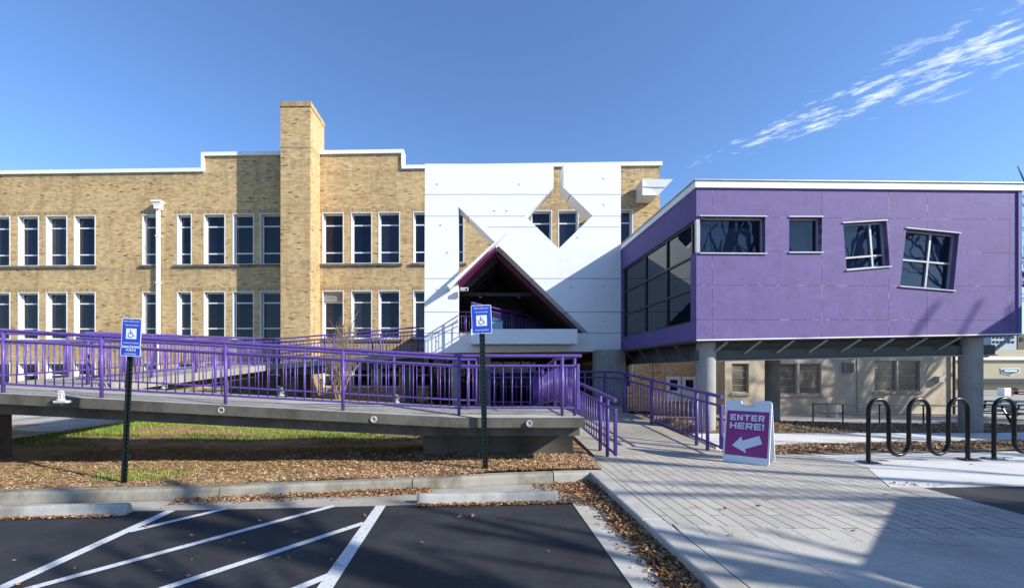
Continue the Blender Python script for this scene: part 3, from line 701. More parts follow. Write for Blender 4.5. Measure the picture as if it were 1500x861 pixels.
wing_window([(FX0+.09, w1z0), (fx(1121), w1z0), (fx(1121), w1z1), (FX0+.09, w1z1)], [.015], [], 'wide corner window at the end of the purple wall')
# curtain wall glazing on the side
cw = bpy.data.objects.new('curtain_wall', None); COL.objects.link(cw); cw.parent = pb; cw.location = Vector((4.8, 12.2, 2.78))-pb.location
gl = [(9.70, 4.265), (9.90, 4.265), (9.90, 2.79), (14.45, 2.79), (14.45, 4.995), (9.70, 4.995)]
MB().plate([gl], lambda u_, v_, d: smp(u_, v_, d+.08), .01).build('pane', M['curtain'], cw)
fr_ = MB()
for y in (9.93, 11.25, 12.66, 14.43): fr_.plate([rect(y-.023, y+.023, 2.79, 4.995)], lambda u_, v_, d: smp(u_, v_, d+.04), .06)
for z, y0_ in ((2.797, 9.92), (3.52, 9.92), (4.25, 9.70), (4.98, 9.70)): fr_.plate([rect(y0_, 14.44, z-.021, z+.021)], lambda u_, v_, d: smp(u_, v_, d+.042), .056)
fr_.build('frame', M['dark_frame'], cw)
MB().box(4.768, 4.84, 9.68, 9.76, 4.27, 5.045).build('corner_post', M['alu'], cw)
# steel beam and diagonal braces beneath
bm_ = MB().plate([[(4.95, 1.925), (11.95, 2.075), (11.95, 2.30), (4.95, 2.15)]], lambda u_, v_, d: (u_, Yf(u_)+.42+d, v_), .09).build('edge_beam', M['soffit'], pb)
MB().plate([[(4.95, 1.90), (11.95, 2.05), (11.95, 2.073), (4.95, 1.923)]], lambda u_, v_, d: (u_, Yf(u_)+.36+d, v_), .2).build('flange', M['steel'], bm_)
for px in range(1062, 1440, 49):
    x = fx(px); z = zbot(x)
    MB().tube([(x+.09, Yf(x)+.05, z-.05), (x-.07, Yf(x)+.38, z-.31)], .028, 6).build('brace', M['steel'], pb)
MB().plate([[(10.1, 1.925), (16.3, 1.925), (16.3, 2.15), (10.1, 2.15)]], lambda u_, v_, d: (5.12+d, u_, v_), .09).build('edge_beam', M['soffit'], pb)
for y in (10.8, 12.0, 13.2, 14.4):
    MB().tube([(4.79, y, 2.33), (5.10, y, 1.96)], .024, 6).build('brace', M['soffit'], pb)
for px, Yc, rr, z0_, zt_ in ((1034, 10.15, .205, -.1, 2.332), (1421.5, 10.23, .2, -.5, 2.455), (1131.5, 12.4, .183, -.4, 2.28)):
    x = X_(px, Yc); MB().tube([(x, Yc, z0_), (x, Yc, zt_)], rr, 36).build('column', M['column'], pb, smooth=True)
g0 = P(1462, 497, 10.35); MB().tube([g0+Vector((.4, 0, .27)), g0+Vector((.23, 0, 0)), g0+Vector((-.27, 0, -.38)), g0+Vector((-.46, 0, -.38))], .038, 8).build('downpipe', M['steel'], pb)

# ============================================================ TAN WALL BUILDING (under the wing)
tb = empty('tan_building', (14, 20.1, -.3), 'low tan rendered building seen under the purple wing with paired old windows', 'building')
YT = 20.0
def tp(px, py): return (X_(px, YT), Z_(py, YT))
twin = [(1072, 1097, 532, 575), (1142, 1168, 532, 577), (1171, 1203, 532, 577), (1281, 1313.5, 528, 572.5), (1316, 1348, 528, 572.5)]
hol = [rect(tp(a, 0)[0], tp(b, 0)[0], tp(0, d)[1], tp(0, c)[1]) for a, b, c, d in twin]
outer = [(X_(1062, YT), -.5), (X_(1399, YT), -.5), (X_(1399, YT), 4.4), (X_(1062, YT), 4.4)]
MB().plate([outer]+hol, lambda u_, v_, d: (u_, YT+d, v_), .3).build('wall', M['tan_render'], tb)
MB().box(X_(1062, YT)+.01, X_(1399, YT)-.01, YT+.31, 26, -.5, 4.3).build('rear_block', M['tan_render'], tb)
old = glass_mat('dusty_old_glass', (.17, .155, .12), 1.5, .15); olf = simple('tan_painted_frame', (.40, .33, .24), .7, .15, 5)
for a, b, c, d in twin:
    x0, x1, z0, z1 = X_(a, YT), X_(b, YT), Z_(d, YT), Z_(c, YT)
    wv = MB().plate([rect(x0, x1, z0, z1), rect(x0+.05, x1-.05, z0+.05, z1-.05)], lambda u_, v_, dd: (u_, YT+.06+dd, v_), .08).build('window', olf, tb)
    MB().box(x0+.01, x1-.01, YT+.1, YT+.12, z0+.01, z1-.01).build('pane', old, wv)
    br_ = MB()
    for k in (1, 2, 3): zc = z0+(z1-z0)*k/4; br_.box(x0+.05, x1-.05, YT+.08, YT+.098, zc-.012, zc+.012)
    br_.build('glazing_bars', olf, wv)
    MB().box(x0-.05, x1+.05, YT-.07, YT-.002, z0-.12, z0-.01).build('sill', olf, tb)
x, z = tp(1241, 538); e_l = MB().box(x-.22, x+.22, YT-.12, YT-.003, z-.25, z+.25).build('wall_vent', M['steel'], tb)
sv = MB()
for k in range(6): sv.box(x-.17, x+.17, YT-.15, YT-.121, z-.2+k*.07, z-.165+k*.07)
sv.build('slats', M['dark_frame'], e_l)
MB().tube([(X_(1398, YT)-.1, YT-.08, 3.0), (X_(1398, YT)-.1, YT-.08, -.3)], .05, 8).build('downpipe', simple('rust_brown_pipe', (.07, .045, .03), .7), tb)
MB().tube([(X_(1388, YT), YT-.08, 2.75), (X_(1388, YT), YT-.08, 2.55), (X_(1398, YT)-.1, YT-.08, 2.55)], .04, 8).build('downpipe', simple('rust_brown_elbow', (.07, .045, .03), .7), tb)
x, z = tp(1373, 555); MB().box(x-.12, x+.12, YT-.2, YT-.003, z-.13, z+.13).build('junction_box', M['lamp_white'], tb)
MB().box(X_(1255, YT), X_(1257, YT), YT-.03, YT-.003, -.4, 2.4).build('expansion_joint', olf, tb)

# ============================================================ CONCRETE RAMP
rp = empty('concrete_ramp', (-3, 8.7, .2), 'zigzag grey concrete ramp rising in several runs beside the mulch bed', 'ramp')
ZR = .965
def zfr(X): return ZR if X >= -.31 else min(1.40, ZR+(-.31-X)*.060)
def yfr(X): return 6.86+.024*min(0, X+.31)
T_ = .152
YB_ = 9.05
def slab(name, poly, zs, th, mat=None, par=rp):
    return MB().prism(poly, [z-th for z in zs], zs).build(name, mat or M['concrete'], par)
XE = 1.655; XLc = -8.2
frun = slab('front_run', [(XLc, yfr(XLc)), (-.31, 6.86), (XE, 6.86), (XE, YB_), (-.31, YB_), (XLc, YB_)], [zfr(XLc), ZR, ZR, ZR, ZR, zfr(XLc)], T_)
MB().prism([(XLc+.01, yfr(XLc)+.015), (-.31, 6.875), (XE-.015, 6.875), (XE-.015, YB_-.02), (-.31, YB_-.02), (XLc+.01, YB_-.02)], [zfr(XLc)+.001, ZR+.001, ZR+.001, ZR+.001, ZR+.001, zfr(XLc)+.001], [zfr(XLc)+.006, ZR+.006, ZR+.006, ZR+.006, ZR+.006, zfr(XLc)+.006]).build('deck_surface', M['deck'], frun)
for y0, y1 in ((7.03, 7.33), (8.5, 8.8)):
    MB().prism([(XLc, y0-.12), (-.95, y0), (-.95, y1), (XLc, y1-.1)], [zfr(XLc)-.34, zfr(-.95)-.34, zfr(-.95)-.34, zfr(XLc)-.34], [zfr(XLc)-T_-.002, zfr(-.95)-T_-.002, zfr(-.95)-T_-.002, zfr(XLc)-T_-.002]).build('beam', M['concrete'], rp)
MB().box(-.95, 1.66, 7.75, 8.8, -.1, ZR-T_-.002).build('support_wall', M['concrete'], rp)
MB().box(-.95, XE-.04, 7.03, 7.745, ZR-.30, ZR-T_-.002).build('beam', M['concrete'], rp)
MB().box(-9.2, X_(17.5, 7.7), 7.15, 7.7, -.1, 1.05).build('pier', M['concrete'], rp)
slab('landing', [(-10.4, 6.66), (XLc-.004, 6.66), (XLc-.004, YB_), (-10.4, YB_)], [1.40]*4, T_, M['deck'])
# run 2 (going away)
slab('rear_run', [(-10.4, YB_+.004), (-7.95, YB_+.004), (-8.65, 19.3), (-11.2, 19.3)], [1.40, 1.40, 2.02, 2.02], .22, M['deck'])
for xo in (.3, 1.95):
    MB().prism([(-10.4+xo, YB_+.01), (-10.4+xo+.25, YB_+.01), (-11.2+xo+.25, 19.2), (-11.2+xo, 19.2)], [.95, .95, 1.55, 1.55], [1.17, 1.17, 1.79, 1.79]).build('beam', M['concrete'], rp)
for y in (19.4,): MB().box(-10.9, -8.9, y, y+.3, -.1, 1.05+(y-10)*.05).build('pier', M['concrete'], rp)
slab('landing', [(-11.35, 19.304), (-8.7, 19.304), (-8.7, 21.1), (-11.35, 21.1)], [2.03]*4, .24, M['deck'])
slab('upper_run', [(-8.696, 19.35), (-.9, 19.35), (-.9, 21.1), (-8.696, 21.1)], [2.03, 2.68, 2.68, 2.03], .24, M['deck'])
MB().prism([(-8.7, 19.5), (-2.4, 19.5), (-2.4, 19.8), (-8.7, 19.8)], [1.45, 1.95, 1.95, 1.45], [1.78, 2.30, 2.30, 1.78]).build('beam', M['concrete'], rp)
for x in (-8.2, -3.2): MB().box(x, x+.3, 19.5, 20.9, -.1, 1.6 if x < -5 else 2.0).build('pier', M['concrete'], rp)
# entry runs
slab('entry_run', [(2.12, 8.02), (4.6, 8.06), (4.05, 12.3), (1.95, 12.3)], [.155, .155, .60, .60], .32, M['deck_grooved'])
slab('landing', [(-.2, 12.304), (4.05, 12.304), (3.9, 13.6), (-.2, 13.6)], [.60]*4, .5, M['deck'])
slab('middle_run', [(-.2, YB_+.004), (XE, YB_+.004), (XE-.05, 12.3), (-.2, 12.3)], [ZR, ZR, .60, .60], .4, M['deck_grooved'])
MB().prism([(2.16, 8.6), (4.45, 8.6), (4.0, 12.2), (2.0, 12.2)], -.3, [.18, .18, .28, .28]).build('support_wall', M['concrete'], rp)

# ============================================================ RAILINGS
rail_cache = {}
def unit_cyl(r, n):
    key = (r, n)
    if key not in rail_cache:
        o = MB().tube([(0, 0, 0), (0, 0, 1)], r, n)
        me = bpy.data.meshes.new('bar'); me.from_pydata(o.v, [], o.f); me.update()
        for p in me.polygons: p.use_smooth = len(p.vertices) == 4
        me.materials.append(M['rail']); rail_cache[key] = me
    return rail_cache[key]
def railing(label, pts, posts, group='purple tubular railings along the ramp', top=1.07, mid=.90, bot=.155, sp=.158, rt=.034, rm=.024, rb=.022, rp_=.033, rbal=.0115, ext=(0, 0), loop=(0, 0)):
    """pts: foot line (on the deck); posts: list of distances along"""
    pts = [Vector(p) for p in pts]
    seg = [(b-a).length for a, b in zip(pts, pts[1:])]; tot = sum(seg)
    def at(s_):
        if s_ <= 0: d = (pts[1]-pts[0]).normalized(); return pts[0]+d*s_
        for (a, b), l_ in zip(zip(pts, pts[1:]), seg):
            if s_ <= l_: return a+(b-a)*(s_/l_)
            s_ -= l_
        d = (pts[-1]-pts[-2]).normalized(); return pts[-1]+d*s_
    e = empty('ramp_railing', pts[0], label, 'railing', group)
    def line3(h, x0, x1):
        return [at(x0)+Vector((0, 0, h))]+[p+Vector((0, 0, h)) for p in pts[1:-1]]+[at(tot+x1)+Vector((0, 0, h))]
    MB().tube(line3(top, -ext[0], ext[1]), rt, 10).build('handrail', M['rail'], e, smooth=True)
    lo = [at(-loop[0]), at(tot+loop[1])]
    MB().tube(line3(mid, -loop[0], loop[1]), rm, 8).build('mid_rail', M['rail'], e, smooth=True)
    MB().tube(line3(bot, -loop[0], loop[1]), rb, 8).build('bottom_rail', M['rail'], e, smooth=True)
    for k, s_ in ((0, -loop[0]), (1, tot+loop[1])):
        if loop[k] > 0:
            q = at(s_); MB().box(q.x-.028, q.x+.028, q.y-.03, q.y+.03, q.z+bot-.03, q.z+mid+.03).build('end_bar', M['rail'], e, bevel=.01)
    for s_ in posts:
        q = at(s_); o = bpy.data.objects.new('post', unit_cyl(rp_, 10)); COL.objects.link(o); o.parent = e
        o.location = q-e.location; o.scale = (1, 1, top-.01)
    n = int(tot/sp); k = 0
    for i in range(n+1):
        s_ = (i+.5)*tot/(n+1)
        if any(abs(s_-p) < .05 for p in posts): continue
        q = at(s_); o = bpy.data.objects.new('baluster', unit_cyl(rbal, 6)); COL.objects.link(o); o.parent = e
        o.location = q+Vector((0, 0, bot))-e.location; o.scale = (1, 1, mid-bot)
    return e
yr = lambda X: 6.985+.024*min(0, X+.31)
RH = dict(top=.955, mid=.80, bot=.14, sp=.143, rt=.028, rm=.020, rb=.018, rp_=.026, rbal=.0095)
pX = [X_(q, 6.93) for q in (16, 155, 332, 502, 672, 824)]
front_pts = [(-8.15, yr(-8.15), zfr(-8.15)), (-.31, 6.985, ZR+.004), (1.46, 6.985, ZR+.004)]
def sdist(X): return (X+8.15)*1.002
railing('long purple railing along the front edge of the elevated ramp', front_pts, [.1]+[sdist(x) for x in pX], ext=(.3, .17), loop=(0, .11), **RH)
railing('purple railing running back from the ramp corner between the two lower runs', [(1.56, 7.1, ZR), (1.56, 9.05, ZR), (1.52, 12.2, .60)], [.06, 1.9, 3.5, 5.0], **RH)
railing('purple railing on the far side of the front ramp run', [(-8.08, 8.93, zfr(-8.08)), (-.31, 8.93, ZR), (-.03, 8.93, ZR)], [1.0, 2.8, 4.6, 6.4, 7.9], **RH)
railing('purple railing on the left of the middle ramp run below the entrance', [(-.04, 9.1, ZR), (-.04, 12.3, .60), (-.04, 13.45, .60)], [.1, 1.6, 3.2, 4.2], **RH)
railing('short-ended purple railing on the left of the entry ramp', [(2.33, 7.9, .155), (2.12, 12.25, .60)], [.07, .47, 2.3, 4.1], ext=(.33, 0), loop=(.33, 0))
railing('purple railing on the right of the entry ramp next to the sandwich board', [(4.36, 8.35, .19), (3.92, 12.3, .60), (3.78, 13.45, .60)], [.06, .41, 2.2, 3.7, 5.0], ext=(.36, 0), loop=(.34, 0))
railing('purple railing along the back of the lower landing under the building', [(3.76, 13.5, .60), (.0, 13.5, .60)], [.5, 2.0, 3.5])
railing('sunlit purple railing on the right of the run towards the brick building', [(-8.08, 9.1, 1.40), (-8.82, 19.3, 2.03)], [.1, 2.1, 4.1, 6.1, 8.1, 10.1])
railing('purple railing along the far left side of the ramp', [(-10.25, 6.9, 1.40), (-10.25, 9.0, 1.40), (-11.1, 19.3, 2.03), (-11.1, 21.0, 2.03)], [.1, 2.3, 4.4, 6.4, 8.4, 10.4, 12.4])
railing('purple railing on the upper run that climbs to the white panels', [(-8.8, 19.42, 2.03), (-.95, 19.42, 2.68)], [.1, 2.1, 4.2, 6.2, 7.8])
railing('purple railing against the chimney on the upper run', [(-11.0, 21.03, 2.03), (-8.8, 21.03, 2.03), (-.95, 21.03, 2.68)], [.1, 2.1, 4.2, 6.4, 8.4])
BG = 'purple railings on the white balcony'
BH = dict(top=.82, mid=.68, bot=.12, sp=.115, rt=.024, rm=.017, rb=.016, rp_=.024, rbal=.009)
ZS_ = Z_(481.5, YS)
railing('sunlit purple railing crossing the white balcony', [(-.19, 13.72, ZS_), (2.75, 18.3, ZS_)], [.1, 2.6, 5.4], group=BG, **BH)
railing('purple railing along the left edge of the white balcony', [(-.19, 13.7, ZS_), (-.19, 14.56, ZS_)], [.45], group=BG, **BH)
railing('shaded purple railing at the back right of the balcony', [(2.8, 18.3, zf), (4.0, 18.3, zf)], [.1, 1.1], group=BG, **BH)
railing('short purple railing seen at the left inside the triangular opening', [(-.62, 15.6, zf), (-.25, 15.6, zf)], [.2], group=BG, **BH)

# ============================================================ RAMP LAMPS
def bulkhead(x, y, z, label, cage=False, facing=-1):
    e = empty('bulkhead_lamp', (x, y, z), label, 'lamp', 'small round lamps on the ramp edges')
    ring = MB(); n = 20
    for (ro, ri, d0, d1) in ((.048, .032, 0, .035),):
        vs = []
        for r_, d in ((ro, d0), (ro, d1), (ri, d1), (ri, d0+.01)):
            vs += [(x+r_*math.cos(2*math.pi*k/n), y+facing*d, z+r_*math.sin(2*math.pi*k/n)) for k in range(n)]
        fs = [(a*n+k, a*n+(k+1) % n, (a+1)*n+(k+1) % n, (a+1)*n+k) for a in range(3) for k in range(n)]
        ring.add(vs, fs)
    ring.build('housing', M['lamp_white'], e, smooth=True)
    MB().tube([(x, y+facing*.005, z), (x, y+facing*.02, z)], .031, 16).build('lens', M['glass'] if label.endswith('dark lens') else M['alu'], e)
    return e
bulkhead(X_(325.6, 6.8), 6.80, Z_(600, 6.8), 'round white ramp lamp on the concrete edge with a dark lens')
bulkhead(X_(548, 6.84), 6.84, Z_(613.5, 6.84), 'round pale ramp lamp on the concrete edge midway between the posts')
bulkhead(X_(775, 6.86), 6.856, Z_(619.5, 6.86), 'round pale ramp lamp near the right corner of the concrete ramp')
def cage_lamp(x, y, z, label, s_=1.0):
    e = empty('cage_lamp', (x, y, z), label, 'lamp', 'caged white lamps on the ramp')
    MB().tube([(x, y, z), (x, y, z+.03*s_)], .075*s_, 16).build('base', M['lamp_white'], e, smooth=True)
    MB().tube([(x, y, z+.03*s_), (x, y, z+.12*s_), (x, y, z+.155*s_), (x, y, z+.17*s_)], [.032*s_, .032*s_, .022*s_, .005*s_], 12).build('bulb_glass', M['sign_white'], e, smooth=True)
    cg = MB()
    for k in range(4):
        a = math.pi*k/4; c_, s2 = math.cos(a)*.055*s_, math.sin(a)*.055*s_
        cg.tube([(x-c_, y-s2, z+.02*s_), (x-c_, y-s2, z+.13*s_), (x-c_*.7, y-s2*.7, z+.185*s_), (x, y, z+.205*s_), (x+c_*.7, y+s2*.7, z+.185*s_), (x+c_, y+s2, z+.13*s_), (x+c_, y+s2, z+.02*s_)], .006*s_, 5)
    for h in (.07, .13): cg.tube([(x+.056*s_*math.cos(t), y+.056*s_*math.sin(t), z+h*s_) for t in [2*math.pi*k/16 for k in range(17)]], .005*s_, 5, False)
    cg.build('cage', M['lamp_white'], e)
xl = X_(93, 6.64); e1 = cage_lamp(xl, 6.60, Z_(586, 6.6), 'white caged lamp on the front edge of the ramp by the left post', .72)
MB().box(xl-.08, xl+.12, 6.55, 6.66, Z_(587.5, 6.6)-.025, Z_(586, 6.6)-.002).build('bracket', M['lamp_white'], [o for o in COL.objects if o.name.startswith('cage_lamp')][-1], bevel=.01)
for px, t in ((241, 'far-edge caged lamp behind the left disabled parking sign'), (412.6, 'caged lamp on the rear edge of the front run below the chimney'), (581, 'caged lamp on the rear edge of the front run nearest the white panels')):
    x = X_(px, 8.99); cage_lamp(x, 8.99, zfr(x)+.007, t, .8)

# ============================================================ SIGNS
def sign_symbol(mp, s_, parent, mat):
    """wheelchair symbol drawn with thick strokes, mp(u,v,layer)->xyz, s_ = symbol height"""
    mb = MB(); lay = [0]
    def stroke(pts, wd):
        lay[0] += 1; n = len(pts)
        l = []; r_ = []
        for i, p in enumerate(pts):
            a = Vector(pts[max(0, i-1)]); b = Vector(pts[min(n-1, i+1)]); d = (b-a).normalized(); q = Vector((-d.y, d.x))*wd/2
            l.append(Vector(p)+q); r_.append(Vector(p)-q)
        vs = [mp(q.x*s_, q.y*s_, lay[0]) for q in l+r_]
        mb.add(vs, [(i, i+1, n+i+1, n+i) for i in range(n-1)])
    cs = [(0.0+.07*math.cos(t), .42+.07*math.sin(t)) for t in [2*math.pi*k/14 for k in range(14)]]
    lay[0] += 1; mb.add([mp((-.08+a)*s_, b*s_, 1) for a, b in cs], [tuple(range(14))])
    stroke([(-.08, .33), (-.05, .02), (.20, .02), (.30, -.26), (.40, -.22)], .075)
    stroke([(-.07, .18), (.17, .18)], .065)
    stroke([(-.03+.26*math.cos(t), -.13+.26*math.sin(t)) for t in [R(100)+R(235)*k/16 for k in range(17)]], .065)
    return mb.build('symbol', mat, parent)
def rrect(w_, h_, r_, cx=0, cy=0, n=5):
    pts = []
    for sx, sy, a0 in ((1, 1, 0), (-1, 1, 90), (-1, -1, 180), (1, -1, 270)):
        for k in range(n+1):
            a = R(a0+90*k/n); pts.append((cx+sx*(w_/2-r_)+r_*math.cos(a), cy+sy*(h_/2-r_)+r_*math.sin(a)))
    return pts
def parking_sign(base, top_px, Y, label, van, plate_c, lean, tilt_back=.0):
    e = empty('parking_sign', base, label, 'sign', 'blue disabled parking signs')
    b = Vector(base); t = P(top_px[0], top_px[1], Y); d = (t-b).normalized()
    U = Vector((1, 0, 0)); U = (U-d*U.dot(d)).normalized(); N = U.cross(d)  # N points away/back
    if N.y < 0: N = -N
    # U-channel post
    mb = MB(); wd = .042; L_ = (t-b).length
    prof = [(-wd, .0), (-wd*.55, .0), (-wd*.4, .028), (wd*.4, .028), (wd*.55, .0), (wd, .0), (wd, .006), (wd*.6, .006), (wd*.45, .036), (-wd*.45, .036), (-wd*.6, .006), (-wd, .006)]
    n = len(prof); vs = [b-d*.2+U*a+N*q for a, q in prof]+[t+U*a+N*q for a, q in prof]
    tr_ = tessellate_polygon([[Vector((a, q, 0)) for a, q in prof]])
    mb.add(vs, [(i, (i+1) % n, (i+1) % n+n, i+n) for i in range(n)]+[tuple(x) for x in tr_]+[tuple(i+n for i in x) for x in tr_])
    post = mb.build('post', M['green_post'], e)
    bl_ = MB(); k = .1
    while k < L_-.4:
        q = b+d*k+N*.0275; bl_.add([q+U*-.006+d*-.006, q+U*.006+d*-.006, q+U*.006+d*.006, q+U*-.006+d*.006], [(0, 1, 2, 3)]); k += .06
    bl_.build('bolt_holes', M['alu'], post)
    def panel(cx_px, cy_px, wpx, hpx, nm, rot):
        c = P(cx_px, cy_px, Y-.03); w_, h_ = wpx/F*Y, hpx/F*Y
        Ux = (U*math.cos(rot)+d*math.sin(rot)); Vx = (d*math.cos(rot)-U*math.sin(rot))
        f_ = lambda u_, v_, dd: c+Ux*u_+Vx*v_-N*dd
        MB_ = MB().plate([rrect(w_, h_, .022)], lambda u_, v_, dd: f_(u_, v_, -dd), .003).build(nm, M['sign_white'], e)
        MB().plate([rrect(w_-.018, h_-.018, .016)], lambda u_, v_, dd: f_(u_, v_, .0012-dd*.5), .001).build('blue_field', M['sign_blue'], MB_)
        return f_, w_, h_, MB_
    f_, w_, h_, pan = panel(*plate_c, 'sign_plate', lean)
    for txt, yy, sz, bold, sx in (('PERMIT PARKING ONLY', .385, .030, .0002, .70), ('TOW AWAY ZONE', .25, .030, .0002, .72), ('MAXIMUM FINE $500.00', -.38, .028, .0002, .72)):
        text_mb(txt, sz, lambda u_, v_, yy=yy, sz=sz: f_(u_, v_+yy*h_-sz*.3, .003), bold, sx).build('lettering', M['lettering'], pan)
    sq = w_*.53
    MB().plate([rect(-sq/2, sq/2, -sq/2-.045*h_, sq/2-.045*h_)], lambda u_, v_, dd: f_(u_, v_, .0034-dd), .001).build('symbol_field', M['sign_white'], pan)
    sign_symbol(lambda u_, v_, l_: f_(u_-.002, v_-.045*h_-.003, .0045+l_*.0006), sq*.86, pan, M['sign_blue'])
    for yy in (.45, -.46):
        c_ = f_(0, yy*h_, .003); MB().tube([c_, c_-N*.008], .006, 8).build('bolt', M['alu'], pan)
    if van:
        f2, w2, h2, p2 = panel(*van, 'van_plate', lean*.3)
        text_mb('VAN', .056, lambda u_, v_: f2(u_, v_+.004, .003), .0008, 1.25).build('lettering', M['lettering'], p2)
        text_mb('ACCESSIBLE', .030, lambda u_, v_: f2(u_, v_-.042, .003), .0003, 1.05).build('lettering', M['lettering'], p2)
b1_ = G(181, 707, .16); b1_.z = .14
parking_sign(b1_, (193, 470), b1_.y, 'blue disabled parking sign with a smaller VAN plate below, on the left', (191.2, 514.9, 29.5, 13.4), (192.6, 486.8, 28.6, 41.0), R(0))
b2_ = G(711, 689, .17)
parking_sign(b2_, (705.3, 452), b2_.y, 'blue disabled parking sign without a second plate, standing before the triangular opening', None, (705.4, 467.6, 29.3, 41.5), R(1.0))
# sandwich board
ab = empty('sandwich_board', (4.55, 7.55, ZP), 'white plastic sandwich board with a magenta ENTER HERE poster and arrow', 'sign')
A0 = G(1057.7, 674.5, ZP); A1 = G(1126.6, 683, ZP); Uh = (A1-A0).normalized(); Wd = (A1-A0).length; back = Vector((-Uh.y, Uh.x, 0)); 
if back.y < 0: back = -back
HT = 1.03; lean_ = .26
Vh = (Vector((0, 0, HT))+back*lean_); Hh = Vh.length; Vh.normalize(); Nn = Uh.cross(Vh).normalized()
if Nn.y > 0: Nn = -Nn
fa = lambda u_, v_, d: A0+Uh*u_+Vh*v_+Nn*d
def board_outline(w_, h_):
    return [(.03, 0), (w_-.03, 0), (w_, .03), (w_, h_-.03), (w_-.03, h_), (w_*.68, h_), (w_*.65, h_-.055), (w_*.37, h_-.055), (w_*.34, h_), (.03, h_), (0, h_-.03), (0, .03)]
hole_ = [(Wd*.39, Hh-.105), (Wd*.62, Hh-.105), (Wd*.64, Hh-.075), (Wd*.37, Hh-.075)]
fpn = MB().plate([board_outline(Wd, Hh), hole_], lambda u_, v_, d: fa(u_, v_, -d), .035).build('front_panel', M['sign_frame'], ab, bevel=.006)
fx0, fx1, fy0, fy1 = Wd*.045, Wd*.955, Hh*.115, Hh*.83
MB().plate([rect(fx0, fx1, fy0, fy1)], lambda u_, v_, d: fa(u_, v_, .004-d), .003).build('poster', M['sign_magenta'], fpn)
PW, PH = fx1-fx0, fy1-fy0
def lett(ch, x, y, w_, h_, t):
    """block letters from non-overlapping bars"""
    r_ = []
    if ch == 'E': r_ = [(0, 0, t, h_), (t, 0, w_, t), (t, (h_-t)/2, w_*.92, (h_+t)/2), (t, h_-t, w_, h_)]
    if ch == 'H': r_ = [(0, 0, t, h_), (w_-t, 0, w_, h_), (t, (h_-t)/2, w_-t, (h_+t)/2)]
    if ch == 'T': r_ = [(0, h_-t, w_, h_), ((w_-t)/2, 0, (w_+t)/2, h_-t)]
    if ch == '!': r_ = [(0, 0, t, t), (0, t*1.45, t, h_)]
    if ch == 'N': r_ = [(0, 0, t, h_), (w_-t, 0, w_, h_)]
    if ch == 'R': r_ = [(0, 0, t, h_), (t, h_-t, w_-t*.3, h_), (w_-t, h_*.45, w_, h_-t*.3-.001*0), (t, (h_-t)/2-t*.1, w_-t*.3, (h_+t)/2-t*.1)]
    q = [[(a, b), (c, b), (c, d), (a, d)] for a, b, c, d in r_]
    if ch == 'R': q[1] = [(t, h_-t), (w_-t, h_-t), (w_, h_-t*.9), (w_-t*.4, h_), (t, h_)]; q[2] = [(w_-t, h_*.45+t*.4), (w_, h_*.45+t*.55), (w_, h_-t*.9), (w_-t, h_-t)]; q[3] = [(t, h_*.45-t*.5), (w_-t*.5, h_*.45-t*.5), (w_, h_*.45+t*.55), (w_-t, h_*.45+t*.4), (t, h_*.45+t*.4)]; q.append([(w_*.45, h_*.45-t*.5), (w_*.45+t*1.2, h_*.45-t*.5), (w_, 0), (w_-t*1.2, 0)])
    if ch == 'N': q.append([(t, h_), (t, h_-t*1.5), (w_-t, 0), (w_-t, t*1.5)])
    return [[(x+a, y+b) for a, b in p] for p in q]
lt_ = MB(); t = .024
def row(txt, x0, x1, y, h_, ex=None):
    ws = {'!': .26}; tot = sum(ws.get(c, 1) for c in txt); gap = .018; wu = (x1-x0-gap*(len(txt)-1))/tot; x = x0
    for c in txt:
        for p in lett(c, x, y, wu*ws.get(c, 1), h_, t): lt_.quad(*[fa(a, b, .0075) for a, b in p])
        x += wu*ws.get(c, 1)+gap
row('ENTER', fx0+PW*.09, fx0+PW*.90, fy0+PH*.785, PH*.135); row('HERE!', fx0+PW*.09, fx0+PW*.90, fy0+PH*.595, PH*.14)
lt_.build('lettering', M['lettering'], fpn)
ar = [(.17, .21), (.385, .43), (.41, .335), (.80, .47), (.875, .30), (.485, .155), (.52, .07)]
MB().quad(*[fa(fx0+PW*a, fy0+PH*b, .0075) for a, b in ar]).build('arrow', M['lettering'], fpn)
B0 = A0+back*(2*lean_+.03)
Vb = (Vector((0, 0, HT))-back*lean_).normalized()
fb_ = lambda u_, v_, d: B0+Uh*u_+Vb*v_-Nn*d
MB().plate([board_outline(Wd, Hh), hole_], lambda u_, v_, d: fb_(u_, v_, -d), .035).build('rear_panel', M['sign_frame'], ab, bevel=.006)

# ============================================================ BIKE RACKS
def rack(x0, y0, ang, label):
    e = empty('bike_rack', (x0, y0, ZP), label, 'bike rack', 'black wave bike racks on the plaza')
    d = Vector((math.cos(ang), math.sin(ang), 0)); s_ = .386; r_ = s_/2*.99; zt, zb = 1.245-r_-.035+.0, .235+r_+.035
    pts = [(0, ZP)]; x = 0
    def arc(cx, cz, a0, a1): return [(cx+r_*math.cos(R(a0+(a1-a0)*k/14)), cz+r_*math.sin(R(a0+(a1-a0)*k/14))) for k in range(15)]
    for i in range(5):
        cx = s_*(i+.5)*1.0
        pts += arc(cx, zt, 180, 0) if i % 2 == 0 else arc(cx, zb, 180, 360)
    pts.append((s_*5, ZP))
    base = Vector((x0, y0, 0))
    MB().tube([base+d*a+Vector((0, 0, z)) for a, z in pts], .032, 14).build('tube', M['black'], e, smooth=True)
    for a in (0, s_*5):
        q = base+d*a
        pl = MB().box(q.x-.13, q.x+.13, q.y-.11, q.y+.11, ZP+.005, ZP+.017).build('base_plate', M['black'], e)
        for sx in (-.09, .09):
            for sy in (-.07, .07): MB().tube([(q.x+sx, q.y+sy, ZP+.017), (q.x+sx, q.y+sy, ZP+.035)], .012, 6).build('bolt', M['steel'], pl)
